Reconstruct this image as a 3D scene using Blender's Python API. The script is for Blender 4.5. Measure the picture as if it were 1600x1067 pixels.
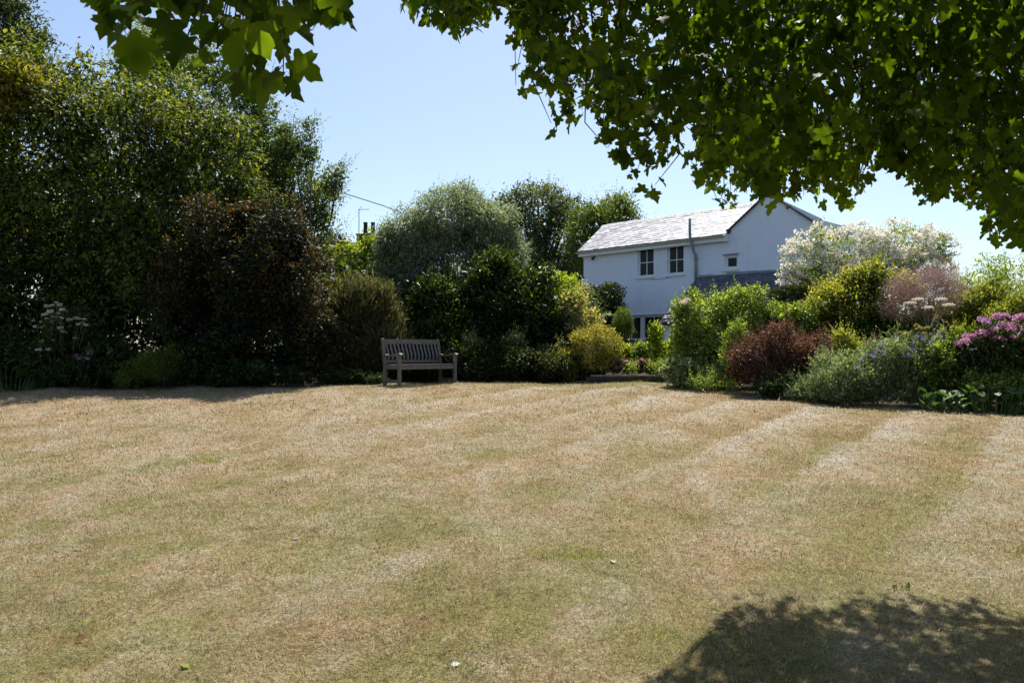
import bpy, math, random
import numpy as np
from mathutils import Vector, Matrix

rng = np.random.default_rng(11)
random.seed(11)
scene = bpy.context.scene
for o in list(bpy.data.objects):
    bpy.data.objects.remove(o)
COL = scene.collection

# ------------------------------------------------------------------ camera, sky, sun, exposure
F, HOR, CAMZ = 1244.0, 550.0, 1.6
SUN_AZ, SUN_EL = math.radians(12), math.radians(60)

cam_d = bpy.data.cameras.new('camera')
cam = bpy.data.objects.new('camera', cam_d)
COL.objects.link(cam)
cam.location = (0, 0, CAMZ)
cam.rotation_euler = (math.radians(90), 0, 0)
cam_d.sensor_width = 36.0
cam_d.lens = 36.0 * F / 1600.0
cam_d.shift_y = (HOR - 533.5) / 1600.0
cam_d.clip_start, cam_d.clip_end = 0.05, 6000
cam_d.dof.use_dof = True
cam_d.dof.focus_distance = 15.0
cam_d.dof.aperture_fstop = 11.0
scene.camera = cam

world = bpy.data.worlds.new('World')
scene.world = world
world.use_nodes = True
wn = world.node_tree.nodes
bg = wn['Background']
sky = wn.new('ShaderNodeTexSky')
sky.sky_type = 'NISHITA'
sky.sun_disc = False
sky.sun_elevation = SUN_EL
sky.sun_rotation = SUN_AZ
sky.air_density = 1.0
sky.dust_density = 1.2
sky.ozone_density = 1.8
world.node_tree.links.new(sky.outputs[0], bg.inputs[0])
bg.inputs[1].default_value = 0.108

sun_d = bpy.data.lights.new('sun', 'SUN')
sun_d.energy = 5.0
sun_d.angle = math.radians(0.53)
sun_d.color = (1.0, 0.955, 0.88)
sun = bpy.data.objects.new('sun', sun_d)
COL.objects.link(sun)
SUNV = Vector((math.sin(SUN_AZ) * math.cos(SUN_EL), math.cos(SUN_AZ) * math.cos(SUN_EL), math.sin(SUN_EL)))
sun.rotation_euler = (-SUNV).to_track_quat('-Z', 'Y').to_euler()
sun.location = (0, 10, 30)

scene.view_settings.view_transform = 'Standard'
scene.view_settings.look = 'None'
scene.view_settings.exposure = 0.63
scene.view_settings.gamma = 1.0
scene.view_settings.use_curve_mapping = False
scene.render.engine = 'CYCLES'
cy = scene.cycles
cy.max_bounces = 6
cy.diffuse_bounces = 3
cy.glossy_bounces = 2
cy.transmission_bounces = 3
cy.transparent_max_bounces = 4
cy.caustics_reflective = False
cy.caustics_refractive = False
cy.use_denoising = True

# ------------------------------------------------------------------ helpers
def P(px, py, Y):
    return np.array([(px - 800) / F * Y, Y, CAMZ + (HOR - py) / F * Y])

def gz(x, y):
    x = np.asarray(x, float); y = np.asarray(y, float)
    z = 0.062 * np.minimum(y, 15.0) + 0.03 * np.clip(y - 15.0, 0, 1.5)
    t = np.clip((y - 16.55) / 0.5, 0, 1)
    z = z + (1.15 - 0.975) * t * t * (3 - 2 * t)
    return np.maximum(z, -2.0)

def lawn_bump(x, y):
    return (0.020 * np.sin(1.9 * x + 0.7 * y + 1.3) * np.sin(1.1 * y - 0.6 * x)
            + 0.010 * np.sin(4.1 * x - 2.3 * y) * np.sin(3.2 * y + 1.0 * x + .5)
            + 0.007 * np.sin(6.3 * y + 1.7 * x) * np.sin(2.9 * x + .4))

def setp(o, label=None, cat=None, group=None, kind=None):
    if label: o['label'] = label
    if cat: o['category'] = cat
    if group: o['group'] = group
    if kind: o['kind'] = kind
    return o

def link(o, parent=None):
    COL.objects.link(o)
    if parent is not None:
        o.parent = parent
    return o

def empty(name, loc, label, cat, group=None, rz=0.0):
    o = bpy.data.objects.new(name, None)
    COL.objects.link(o)
    o.location = [float(v) for v in loc]
    o.rotation_euler = (0, 0, rz)
    o.empty_display_size = 0.2
    return setp(o, label, cat, group)

def np_mesh(name, V, Fc, mat=None, rnd=None, smooth=False):
    """V (n,3); Fc (m,k) uniform polygons."""
    V = np.ascontiguousarray(V, np.float32); Fc = np.ascontiguousarray(Fc, np.int32)
    me = bpy.data.meshes.new(name)
    m, k = Fc.shape
    me.vertices.add(len(V)); me.vertices.foreach_set('co', V.ravel())
    me.loops.add(m * k); me.loops.foreach_set('vertex_index', Fc.ravel())
    me.polygons.add(m)
    me.polygons.foreach_set('loop_start', np.arange(0, m * k, k, dtype=np.int32))
    if smooth:
        me.polygons.foreach_set('use_smooth', np.ones(m, bool))
    if rnd is not None:
        a = me.attributes.new('rnd', 'FLOAT', 'FACE')
        a.data.foreach_set('value', np.ascontiguousarray(rnd, np.float32))
    me.update(calc_edges=True)
    if mat: me.materials.append(mat)
    return me

def add_obj(name, me, parent=None, loc=None):
    o = bpy.data.objects.new(name, me)
    link(o, parent)
    if loc is not None: o.location = [float(v) for v in loc]
    return o

class MB:
    def __init__(s): s.v = []; s.f = []
    def add(s, vs, fs):
        b = len(s.v); s.v += [tuple(map(float, p)) for p in vs]; s.f += [tuple(b + i for i in f) for f in fs]; return s
    def box(s, x0, x1, y0, y1, z0, z1):
        return s.add([(x0,y0,z0),(x1,y0,z0),(x1,y1,z0),(x0,y1,z0),(x0,y0,z1),(x1,y0,z1),(x1,y1,z1),(x0,y1,z1)],
                     [(0,3,2,1),(4,5,6,7),(0,1,5,4),(1,2,6,5),(2,3,7,6),(3,0,4,7)])
    def sweep(s, pts, secs, side=(1,0,0)):
        """box cross-section (w along side, h along third axis) swept along pts"""
        side = Vector(side).normalized(); vs = []
        n = len(pts); pts = [Vector(p) for p in pts]
        for i, p in enumerate(pts):
            d = (pts[min(i+1,n-1)] - pts[max(i-1,0)]).normalized()
            u = d.cross(side).normalized(); w, h = secs[i] if isinstance(secs, list) else secs
            for a, b in ((-1,-1),(1,-1),(1,1),(-1,1)):
                vs.append(p + side * (a*w/2) + u * (b*h/2))
        fs = [(0,1,2,3), tuple(4*(n-1)+k for k in (3,2,1,0))]
        for i in range(n-1):
            for k in range(4):
                fs.append((4*i+k, 4*i+4+k, 4*i+4+(k+1)%4, 4*i+(k+1)%4))
        return s.add(vs, fs)
    def tube(s, pts, rad, n=7):
        pts = [Vector(p) for p in pts]; m = len(pts); vs = []; fs = []
        if not isinstance(rad, (list, tuple)): rad = [rad] * m
        ref = Vector((0.31, 0.2, 0.93)).normalized()
        for i, p in enumerate(pts):
            d = (pts[min(i+1,m-1)] - pts[max(i-1,0)])
            d = d.normalized() if d.length > 1e-9 else Vector((0,0,1))
            a = d.cross(ref)
            if a.length < 1e-3: a = d.cross(Vector((1,0,0)))
            a.normalize(); b = d.cross(a)
            for k in range(n):
                t = 2*math.pi*k/n
                vs.append(p + (a*math.cos(t) + b*math.sin(t)) * rad[i])
        for i in range(m-1):
            for k in range(n):
                fs.append((i*n+k, i*n+(k+1)%n, (i+1)*n+(k+1)%n, (i+1)*n+k))
        fs.append(tuple(range(n))[::-1]); fs.append(tuple((m-1)*n+k for k in range(n)))
        return s.add(vs, fs)
    def lathe(s, prof, n=24, c=(0,0,0)):
        vs = []; fs = []; m = len(prof)
        for r, z in prof:
            for k in range(n):
                t = 2*math.pi*k/n; vs.append((c[0]+r*math.cos(t), c[1]+r*math.sin(t), c[2]+z))
        for i in range(m-1):
            for k in range(n):
                fs.append((i*n+k, i*n+(k+1)%n, (i+1)*n+(k+1)%n, (i+1)*n+k))
        fs.append(tuple(range(n))[::-1]); fs.append(tuple((m-1)*n+k for k in range(n)))
        return s.add(vs, fs)
    def mesh(s, name, mat, smooth=False):
        me = bpy.data.meshes.new(name); me.from_pydata(s.v, [], s.f); me.update()
        if mat: me.materials.append(mat)
        if smooth:
            me.polygons.foreach_set('use_smooth', np.ones(len(me.polygons), bool))
        return me
    def build(s, name, mat, parent=None, smooth=False, loc=None):
        return add_obj(name, s.mesh(name, mat, smooth), parent, loc)

# ------------------------------------------------------------------ materials
class NT:
    def __init__(s, name):
        s.m = bpy.data.materials.new(name); s.m.use_nodes = True
        s.t = s.m.node_tree; s.n = s.t.nodes; s.l = s.t.links
        s.bsdf = s.n['Principled BSDF']; s.out = s.n['Material Output']
    def new(s, kind, **kw):
        nd = s.n.new(kind)
        for k, v in kw.items(): setattr(nd, k, v)
        return nd
    def plug(s, a, b): s.l.new(a, b)
    def math(s, op, a, b=None, c=None, clamp=False):
        nd = s.new('ShaderNodeMath', operation=op, use_clamp=clamp)
        for i, v in enumerate((a, b, c)):
            if v is None: continue
            if isinstance(v, (int, float)): nd.inputs[i].default_value = v
            else: s.plug(v, nd.inputs[i])
        return nd.outputs[0]
    def mix(s, fac, a, b, mode='MIX'):
        nd = s.new('ShaderNodeMix', data_type='RGBA', blend_type=mode)
        for sock, v in ((nd.inputs[0], fac), (nd.inputs[6], a), (nd.inputs[7], b)):
            if isinstance(v, (int, float)): sock.default_value = v
            elif isinstance(v, tuple): sock.default_value = (*v[:3], 1)
            else: s.plug(v, sock)
        return nd.outputs[2]
    def pos(s): return s.new('ShaderNodeNewGeometry').outputs['Position']
    def noise(s, scale, detail=3.0, rough=0.55, vec=None, dist=0.0):
        nd = s.new('ShaderNodeTexNoise')
        nd.inputs['Scale'].default_value = scale; nd.inputs['Detail'].default_value = detail
        nd.inputs['Roughness'].default_value = rough; nd.inputs['Distortion'].default_value = dist
        s.plug(vec if vec is not None else s.pos(), nd.inputs['Vector'])
        return nd.outputs[0]
    def ramp(s, fac, stops):
        nd = s.new('ShaderNodeValToRGB'); s.plug(fac, nd.inputs[0])
        cr = nd.color_ramp
        while len(cr.elements) < len(stops): cr.elements.new(0.5)
        for e, (p, c) in zip(cr.elements, stops):
            e.position = p; e.color = (*c, 1) if len(c) == 3 else c
        return nd.outputs[0]
    def rng(s, v, a, b, c=0.0, d=1.0):
        nd = s.new('ShaderNodeMapRange'); s.plug(v, nd.inputs[0])
        for i, x in enumerate((a, b, c, d)): nd.inputs[i+1].default_value = x
        return nd.outputs[0]
    def bump(s, h, strength=0.4, dist=0.02):
        nd = s.new('ShaderNodeBump'); nd.inputs['Strength'].default_value = strength
        nd.inputs['Distance'].default_value = dist; s.plug(h, nd.inputs['Height'])
        return nd.outputs[0]

def leaf_mat(name, cols, transl=0.35, tcol=None, rough=0.56, spec=0.32, varscale=0.9, lighter=0.75):
    """cols: dark to light leaf colours, picked per leaf; some large-scale variation of hue over the plant"""
    m = NT(name)
    at = m.new('ShaderNodeAttribute', attribute_name='rnd').outputs['Fac']
    nz = m.noise(varscale, 2.0)
    f = m.math('ADD', at, m.rng(nz, 0.3, 0.7, -0.22, 0.22), clamp=True)
    n = len(cols)
    if max(cols[-1]) < 0.36:      # light-end colours raised to stand in for sunlit foliage
        cols = [tuple(v * (1 + lighter * i / (n - 1)) for v in col) for i, col in enumerate(cols)]
    c = m.ramp(f, [(i / max(1, n - 1), col) for i, col in enumerate(cols)])
    m.plug(c, m.bsdf.inputs['Base Color'])
    m.bsdf.inputs['Roughness'].default_value = rough
    m.bsdf.inputs['Specular IOR Level'].default_value = spec
    tr = m.new('ShaderNodeBsdfTranslucent')
    tc = m.mix(1.0, c, tuple(v * 1.35 for v in tcol) if tcol else (2.7, 2.45, 0.75), 'MULTIPLY')
    m.plug(tc, tr.inputs['Color'])
    mx = m.new('ShaderNodeMixShader'); mx.inputs[0].default_value = transl
    m.plug(m.bsdf.outputs[0], mx.inputs[1]); m.plug(tr.outputs[0], mx.inputs[2])
    m.plug(mx.outputs[0], m.out.inputs['Surface'])
    return m.m

def plain_mat(name, col, rough=0.6, var=0.25, scale=6.0, bump=0.2, bscale=30.0, metal=0.0, spec=0.4):
    m = NT(name)
    n = m.noise(scale, 4.0)
    dk = tuple(v * (1 - var) for v in col); lt = tuple(min(1, v * (1 + var)) for v in col)
    m.plug(m.ramp(n, [(0.3, dk), (0.7, lt)]), m.bsdf.inputs['Base Color'])
    m.bsdf.inputs['Roughness'].default_value = rough
    m.bsdf.inputs['Metallic'].default_value = metal
    m.bsdf.inputs['Specular IOR Level'].default_value = spec
    if bump: m.plug(m.bump(m.noise(bscale, 4.0), bump, 0.01), m.bsdf.inputs['Normal'])
    return m.m

def lawn_mat(name, blades):
    m = NT(name)
    pos = m.pos()
    sp = m.new('ShaderNodeSeparateXYZ'); m.plug(pos, sp.inputs[0])
    X, Y = sp.outputs[0], sp.outputs[1]
    # mowing stripes: a run across the lawn at 36 degrees, each pass pale on one edge
    st = m.math('ADD', m.math('MULTIPLY', X, 0.809), m.math('MULTIPLY', Y, -0.588))
    wob = m.math('ADD', m.math('MULTIPLY', m.math('SUBTRACT', m.noise(0.9, 2.0), 0.5), 0.35), m.math('MULTIPLY', m.math('SUBTRACT', m.noise(6.0, 3.0), 0.5), 0.22))
    st = m.math('ADD', st, wob)
    fr = m.math('FRACT', m.math('ADD', m.math('DIVIDE', st, 1.27), 20.68))
    saw = m.math('MAXIMUM', m.math('POWER', m.math('SUBTRACT', 1.0, fr), 1.5), m.rng(fr, 0.86, 1.0, 0, 1))
    edge = m.rng(fr, 0.70, 0.88, 0, 1)
    # stretched streaks along the mowing direction and broad dry/green patches
    mp = m.new('ShaderNodeMapping'); m.plug(pos, mp.inputs[0])
    mp.inputs['Rotation'].default_value = (0, 0, math.radians(-54 + 90))
    mp.inputs['Scale'].default_value = (1.0, 0.35, 1.0)
    big = m.noise(0.45, 3.0, 0.6)
    mid = m.noise(1.7, 4.0, 0.65, mp.outputs[0], 0.6)
    fine = m.noise(9.0, 4.0, 0.7)
    tiny = m.noise(60.0, 3.0, 0.7)
    blot = m.noise(3.6, 6.0, 0.78, None, 0.9)
    k = m.math('ADD', m.math('ADD', m.math('MULTIPLY', mid, 0.5), m.math('MULTIPLY', blot, 0.5)), m.math('MULTIPLY', m.math('SUBTRACT', fine, 0.5), 0.25))
    sfac = m.math('MULTIPLY', m.math('SUBTRACT', saw, 0.42), m.rng(m.noise(0.35, 2.0), 0.38, 0.62, 0.16, 0.30))
    k = m.math('ADD', k, m.math('MULTIPLY', sfac, m.math('MULTIPLY', m.rng(X, -4.0, 3.5, 0.05, 0.95), m.rng(Y, 4.5, 8.0, 0.30, 0.95))))
    c = m.ramp(k, [(0.33, (0.25, 0.165, 0.075)), (0.43, (0.345, 0.240, 0.128)), (0.50, (0.415, 0.310, 0.198)), (0.57, (0.455, 0.372, 0.272)), (0.68, (0.51, 0.45, 0.375))])
    # greenness: patches, more of it in the damp nearer part and by the far edge
    near = m.rng(Y, 3.0, 10.5, 0.10, -0.04)
    far = m.math('MULTIPLY', m.rng(Y, 15.1, 16.0, 0, 0.30), m.rng(X, -1.5, 1.8, 0.3, 1.0))
    gn = m.noise(1.15, 5.0, 0.68, None, 0.5)
    g = m.math('ADD', m.math('ADD', m.math('MULTIPLY', gn, 0.65), m.math('MULTIPLY', fine, 0.35)), near)
    g = m.math('ADD', g, far)
    g = m.math('ADD', g, m.math('MULTIPLY', edge, m.rng(big, 0.45, 0.6, 0.0, 0.05)))
    g = m.math('SUBTRACT', g, m.math('MULTIPLY', sfac, 0.25))
    gf = m.rng(g, 0.46, 0.64, 0, 0.76)
    green = m.mix(m.rng(blot, 0.35, 0.65), (0.14, 0.158, 0.034), (0.27, 0.275, 0.085))
    c = m.mix(gf, c, green)
    c = m.mix(m.rng(tiny, 0.36, 0.64, 0.0, 0.75), c, (0.09, 0.065, 0.035))  # dark flecks put the shade between blades into the colour
    speck = m.math('ADD', m.math('MULTIPLY', m.noise(24.0, 4.0, 0.75), 0.6), m.math('MULTIPLY', m.noise(7.0, 4.0, 0.75), 0.4))
    c = m.mix(1.0, c, m.ramp(speck, [(0.36, (0.62, 0.64, 0.60)), (0.5, (1.0, 1.0, 1.0)), (0.64, (1.22, 1.2, 1.2))]), 'MULTIPLY')
    if blades:
        at = m.new('ShaderNodeAttribute', attribute_name='rnd').outputs['Fac']
        c = m.mix(m.rng(at, 0.0, 1.0, 0.15, 0.80), c, m.ramp(at, [(0.0, (0.35, 0.24, 0.12)), (0.25, (0.60, 0.47, 0.31)),
             (0.5, (0.25, 0.17, 0.085)), (0.72, (0.17, 0.20, 0.045)), (1.0, (0.74, 0.66, 0.52))]))
        m.plug(c, m.bsdf.inputs['Base Color'])
        m.bsdf.inputs['Roughness'].default_value = 0.55
        m.bsdf.inputs['Specular IOR Level'].default_value = 0.35
        tr = m.new('ShaderNodeBsdfTranslucent'); m.plug(m.mix(1.0, c, (1.1, 1.08, 0.9), 'MULTIPLY'), tr.inputs[0])
        mx = m.new('ShaderNodeMixShader'); mx.inputs[0].default_value = 0.52
        m.plug(m.bsdf.outputs[0], mx.inputs[1]); m.plug(tr.outputs[0], mx.inputs[2])
        m.plug(mx.outputs[0], m.out.inputs['Surface'])
    else:
        m.plug(c, m.bsdf.inputs['Base Color'])
        m.bsdf.inputs['Roughness'].default_value = 0.95
        m.bsdf.inputs['Specular IOR Level'].default_value = 0.1
        h = m.math('ADD', m.noise(14.0, 5.0, 0.7), m.noise(70.0, 4.0, 0.7))
        m.plug(m.bump(h, 0.8, 0.02), m.bsdf.inputs['Normal'])
    return m.m

M_LAWN = lawn_mat('lawn_turf', False)
M_BLADE = lawn_mat('lawn_blades', True)
M_SOIL = plain_mat('dry_soil', (0.042, 0.031, 0.023), 0.95, 0.4, 3.0, 0.8, 20.0, spec=0.1)
M_BARK = plain_mat('bark', (0.075, 0.058, 0.045), 0.9, 0.4, 9.0, 0.8, 40.0, spec=0.2)
M_TWIG = plain_mat('twig', (0.10, 0.085, 0.05), 0.8, 0.3, 9.0, 0.3, 40.0, spec=0.2)
M_STEM = plain_mat('green_stem', (0.10, 0.14, 0.05), 0.7, 0.3, 9.0, 0.0)

# ------------------------------------------------------------------ ground
def lawn_edge_px(px, py):
    Y = CAMZ / ((py - HOR) / F + 0.062)
    return ((px - 800) / F * Y, Y)
def build_ground():
    xs = np.unique(np.concatenate([np.linspace(-3000, -60, 12), np.linspace(-60, 60, 61), np.linspace(60, 3000, 12)]))
    ys = np.unique(np.concatenate([np.linspace(-600, -30, 8), np.linspace(-30, 15, 31), np.linspace(15, 20, 26), np.linspace(20, 80, 31), np.linspace(80, 4000, 14)]))
    X, Y = np.meshgrid(xs, ys)
    Z = gz(X, Y) - 0.05
    V = np.stack([X, Y, Z], -1).reshape(-1, 3)
    nx, ny = len(xs), len(ys)
    i = np.arange(nx * ny).reshape(ny, nx)
    Fc = np.stack([i[:-1, :-1], i[:-1, 1:], i[1:, 1:], i[1:, :-1]], -1).reshape(-1, 4)
    o = add_obj('ground', np_mesh('ground', V, Fc, M_SOIL, smooth=True))
    setp(o, 'bare dark soil of the flower beds and land beyond', 'ground', kind='structure')
build_ground()

# far edge of the lawn, as Y for each X (piecewise)
EDGE = [(-40, 9.0), (-14, 13.2)]
for a in [(0, 613), (130, 608), (300, 604), (430, 601.5)]:
    EDGE.append(lawn_edge_px(*a))
EDGE += [(-3.6, 15.95), (-2.7, 16.35), (0.5, 16.3), (1.7, 16.38), (3.25, 16.38), (3.42, 15.9)]
for a in [(1085, 607), (1200, 615), (1280, 625), (1400, 635), (1500, 641), (1600, 649)]:
    EDGE.append(lawn_edge_px(*a))
EDGE += [(9.5, 10.2), (14, 8.2), (40, 2.0)]
EX = np.array([e[0] for e in EDGE]); EY = np.array([e[1] for e in EDGE])
def edge_y(x):
    x = np.asarray(x, float)
    return np.interp(x, EX, EY) + 0.035 * np.sin(x * 5.1) + 0.03 * np.sin(x * 11.3 + 1)

def build_lawn():
    xs = np.unique(np.concatenate([np.linspace(-40, -12, 15), np.linspace(-12, 12, 181), np.linspace(12, 40, 15)]))
    vs = np.unique(np.concatenate([np.linspace(0, 0.55, 20), np.linspace(0.55, 1, 140)]))
    X, T = np.meshgrid(xs, vs)
    E = edge_y(X)
    Y = -25 + (E + 25) * T
    Z = gz(X, Y) + lawn_bump(X, Y) - 0.03 * (T > 0.9999)
    V = np.stack([X, Y, Z], -1).reshape(-1, 3)
    nx, ny = len(xs), len(vs)
    i = np.arange(nx * ny).reshape(ny, nx)
    Fc = np.stack([i[:-1, :-1], i[:-1, 1:], i[1:, 1:], i[1:, :-1]], -1).reshape(-1, 4)
    o = add_obj('lawn', np_mesh('lawn', V, Fc, M_LAWN, smooth=True))
    setp(o, 'wide mown lawn parched to straw with green patches', 'lawn', kind='structure')
build_lawn()

def build_grass():
    Vs, Fs, Rs = [], [], []; base = 0
    zones = [(2.5, 4.6, 16000, 0.020, 0.0030), (4.6, 7.0, 7000, 0.022, 0.0046), (7.0, 10.5, 2600, 0.024, 0.0075), (10.5, 16.5, 800, 0.026, 0.014)]
    for y0, y1, dens, h, w in zones:
        hw1 = 0.66 * y1 + 0.8
        n = int(2 * hw1 * (y1 - y0) * dens)
        x = rng.uniform(-hw1, hw1, n); y = rng.uniform(y0, y1, n)
        keep = (np.abs(x) < 0.66 * y + 0.7) & (y < edge_y(x) - 0.01)
        # clumpy density
        d = 0.55 + 0.45 * np.sin(3.3 * x + 1.7 * np.sin(2.1 * y)) * np.sin(2.7 * y + 1.3 * np.sin(1.9 * x))
        keep &= rng.uniform(0, 1, n) < (0.5 + 0.6 * d)
        x, y = x[keep], y[keep]; n = len(x)
        z = gz(x, y) + lawn_bump(x, y) - 0.002
        a = rng.uniform(0, 2 * np.pi, n); lean = rng.uniform(0.1, 1.5, n)
        hh = h * rng.lognormal(0, 0.4, n); ww = w * rng.uniform(0.6, 1.4, n)
        b = rng.uniform(0, 2 * np.pi, n)
        p = np.stack([x, y, z], -1)
        s = np.stack([np.cos(b), np.sin(b), np.zeros(n)], -1) * ww[:, None] * 0.5
        tip = p + np.stack([np.cos(a) * np.sin(lean), np.sin(a) * np.sin(lean), np.cos(lean)], -1) * hh[:, None]
        V = np.stack([p - s, p + s, tip], 1).reshape(-1, 3)
        Vs.append(V); Fs.append(np.arange(3 * n).reshape(n, 3) + base); base += 3 * n
        Rs.append(rng.uniform(0, 1, n))
    for y0, y1, dens, h, w in [(2.5, 5.0, 2600, 0.045, 0.0030), (5.0, 8.0, 1100, 0.050, 0.0050), (8.0, 12.0, 350, 0.06, 0.009)]:
        hw1 = 0.66 * y1 + 0.8
        n = int(2 * hw1 * (y1 - y0) * dens)
        x = rng.uniform(-hw1, hw1, n); y = rng.uniform(y0, y1, n)
        pat = np.sin(2.1 * x + 1.4 * np.sin(1.7 * y)) * np.sin(2.9 * y - .8 * x) + .5 * np.sin(7 * x + 3 * np.sin(4 * y))
        keep = (np.abs(x) < 0.66 * y + 0.7) & (y < edge_y(x) - 0.05) & (rng.uniform(-1.3, 1.3, n) < pat)
        x, y = x[keep], y[keep]; n = len(x)
        a = 2.2 * np.sin(1.3 * x) + 2.0 * np.cos(1.1 * y) + rng.normal(size=n) * .8; lean = rng.uniform(.9, 1.5, n)
        hh = h * rng.lognormal(0, .35, n); ww = w * rng.uniform(.6, 1.3, n)
        p = np.stack([x, y, gz(x, y) + lawn_bump(x, y) + rng.uniform(.002, .014, n)], -1)
        d = np.stack([np.cos(a) * np.sin(lean), np.sin(a) * np.sin(lean), np.cos(lean) * .8], -1)
        sv = np.stack([-np.sin(a), np.cos(a), np.zeros(n)], -1) * ww[:, None] * .5
        V = np.stack([p - sv, p + sv, p + d * hh[:, None]], 1).reshape(-1, 3)
        Vs.append(V); Fs.append(np.arange(3 * n).reshape(n, 3) + base); base += 3 * n
        Rs.append(rng.choice([.25, .3, .72, .97, .5], n, p=[.25, .2, .25, .2, .1]) + rng.uniform(-.03, .03, n))
    # longer ragged grass left by the mower along the bed edge
    n = 15000
    x = rng.uniform(-10.5, 9.0, n); y = edge_y(x) - .09 * rng.uniform(-.25, 1, n) ** 2 - .01
    a = rng.uniform(0, 6.28, n); lean = rng.uniform(.1, .9, n); hh = rng.uniform(.025, .075, n) * (.6 + .4 * np.sin(3 * x) * np.sin(7.7 * x))
    p = np.stack([x, y, gz(x, y) + lawn_bump(x, y) - .004], -1)
    sv = np.stack([np.cos(a + 1), np.sin(a + 1), np.zeros(n)], -1) * .005
    tip = p + np.stack([np.cos(a) * np.sin(lean), np.sin(a) * np.sin(lean), np.cos(lean)], -1) * hh[:, None]
    Vs.append(np.stack([p - sv, p + sv, tip], 1).reshape(-1, 3)); Fs.append(np.arange(3 * n).reshape(n, 3) + base); base += 3 * n
    Rs.append(rng.choice([.7, .74, .3, .97], n, p=[.45, .3, .15, .1]))
    o = add_obj('lawn_grass', np_mesh('lawn_grass', np.concatenate(Vs), np.concatenate(Fs), M_BLADE, np.concatenate(Rs)))
    setp(o, 'short dry grass blades covering the mown lawn', 'grass', kind='stuff')
build_grass()

# ------------------------------------------------------------------ foliage generator
T_DIAMOND = (np.array([(0,0,0),(.42,.5,.10),(1,0,-.08),(.42,-.5,.10)], float), np.array([(0,1,2),(0,2,3)]))
T_OVAL = (np.array([(0,0,0),(.28,.46,.07),(.68,.42,.05),(1,0,-.12),(.68,-.42,.05),(.28,-.46,.07)], float), np.array([(0,1,2,3),(0,3,4,5)]))
T_NEEDLE = (np.array([(0,-.5,0),(0,.5,0),(1,0,0)], float), np.array([(0,1,2)]))
def _maple(half=None):
    half = half or [(0,0),(-.10,.10),(-.16,.24),(-.06,.34),(.02,.30),(.12,.27),(.24,.50),(.33,.45),(.44,.52),(.47,.38),(.45,.22),(.58,.26),(.72,.24),(.78,.14),(1.0,0)]
    up = [(u, v) for u, v in half]; lo = [(u, -v) for u, v in half[1:-1]][::-1]
    pts = up + lo
    c = (0.30, 0.0)
    V = [(c[0], c[1], 0.0)] + [(u, v, 0.14 * abs(v) * 1.2 - 0.16 * max(0, u - .35) ** 2 * 2) for u, v in pts]
    n = len(pts)
    return np.array(V, float), np.array([(0, 1 + i, 1 + (i + 1) % n) for i in range(n)])
T_MAPLE = _maple()
T_MAPLE_S = _maple([(0,0),(-.15,.22),(.02,.30),(.12,.27),(.25,.51),(.45,.44),(.45,.22),(.74,.23),(1.0,0)])
T_ROUND = (np.array([(0,0,0),(.15,.36,.05),(.45,.5,.08),(.8,.38,.04),(1,0,-.06),(.8,-.38,.04),(.45,-.5,.08),(.15,-.36,.05)], float),
           np.array([(0,1,2,3),(0,3,4,5),(0,5,6,7)]))

def unit(a):
    return a / np.maximum(1e-9, np.linalg.norm(a, axis=-1, keepdims=True))

def leaf_arrays(C, A, Nn, L, W, tmpl):
    """leaves at C pointing along A with normal Nn"""
    TV, TF = tmpl
    A = unit(A); S = unit(np.cross(Nn, A)); U = np.cross(A, S)
    n = len(C); k = len(TV)
    V = (C[:, None, :] + A[:, None, :] * (TV[None, :, 0:1] * L[:, None, None])
         + S[:, None, :] * (TV[None, :, 1:2] * W[:, None, None]) + U[:, None, :] * (TV[None, :, 2:3] * L[:, None, None]))
    Fc = TF[None] + (np.arange(n) * k)[:, None, None]
    return V.reshape(-1, 3), Fc.reshape(-1, TF.shape[1]), len(TF)

def lobes_world(lobes, Y, lump=0, prot=(.15, .85)):
    out = []
    for lb in lobes:
        px, py, rx, ry = lb[:4]
        dy = lb[4] if len(lb) > 4 else 0.0
        yy = Y + dy
        c = P(px, py, yy); a, b = rx / F * yy, ry / F * yy
        d = lb[5] if len(lb) > 5 else 0.85 * min(a, 1.3 * b + .3) + 0.1 * a
        out.append([*c, a, d, b])
    out = np.array(out, float)
    if lump:
        k = int(lump); sub = []
        for c in out:
            d = unit(rng.normal(size=(k, 3)) + np.array([0, -.35, .35]))
            f = rng.uniform(.20, .52, k)
            cc = c[:3] + d * c[3:] * (1.0 - f * rng.uniform(*prot, k))[:, None]
            r = (f * (c[3] + c[5]) * .5)[:, None] * rng.uniform(.75, 1.25, (k, 3))
            sub.append(np.concatenate([cc, r], 1))
        core = out.copy(); core[:, 3:] *= .84
        out = np.concatenate([core] + sub)
    return out

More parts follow.
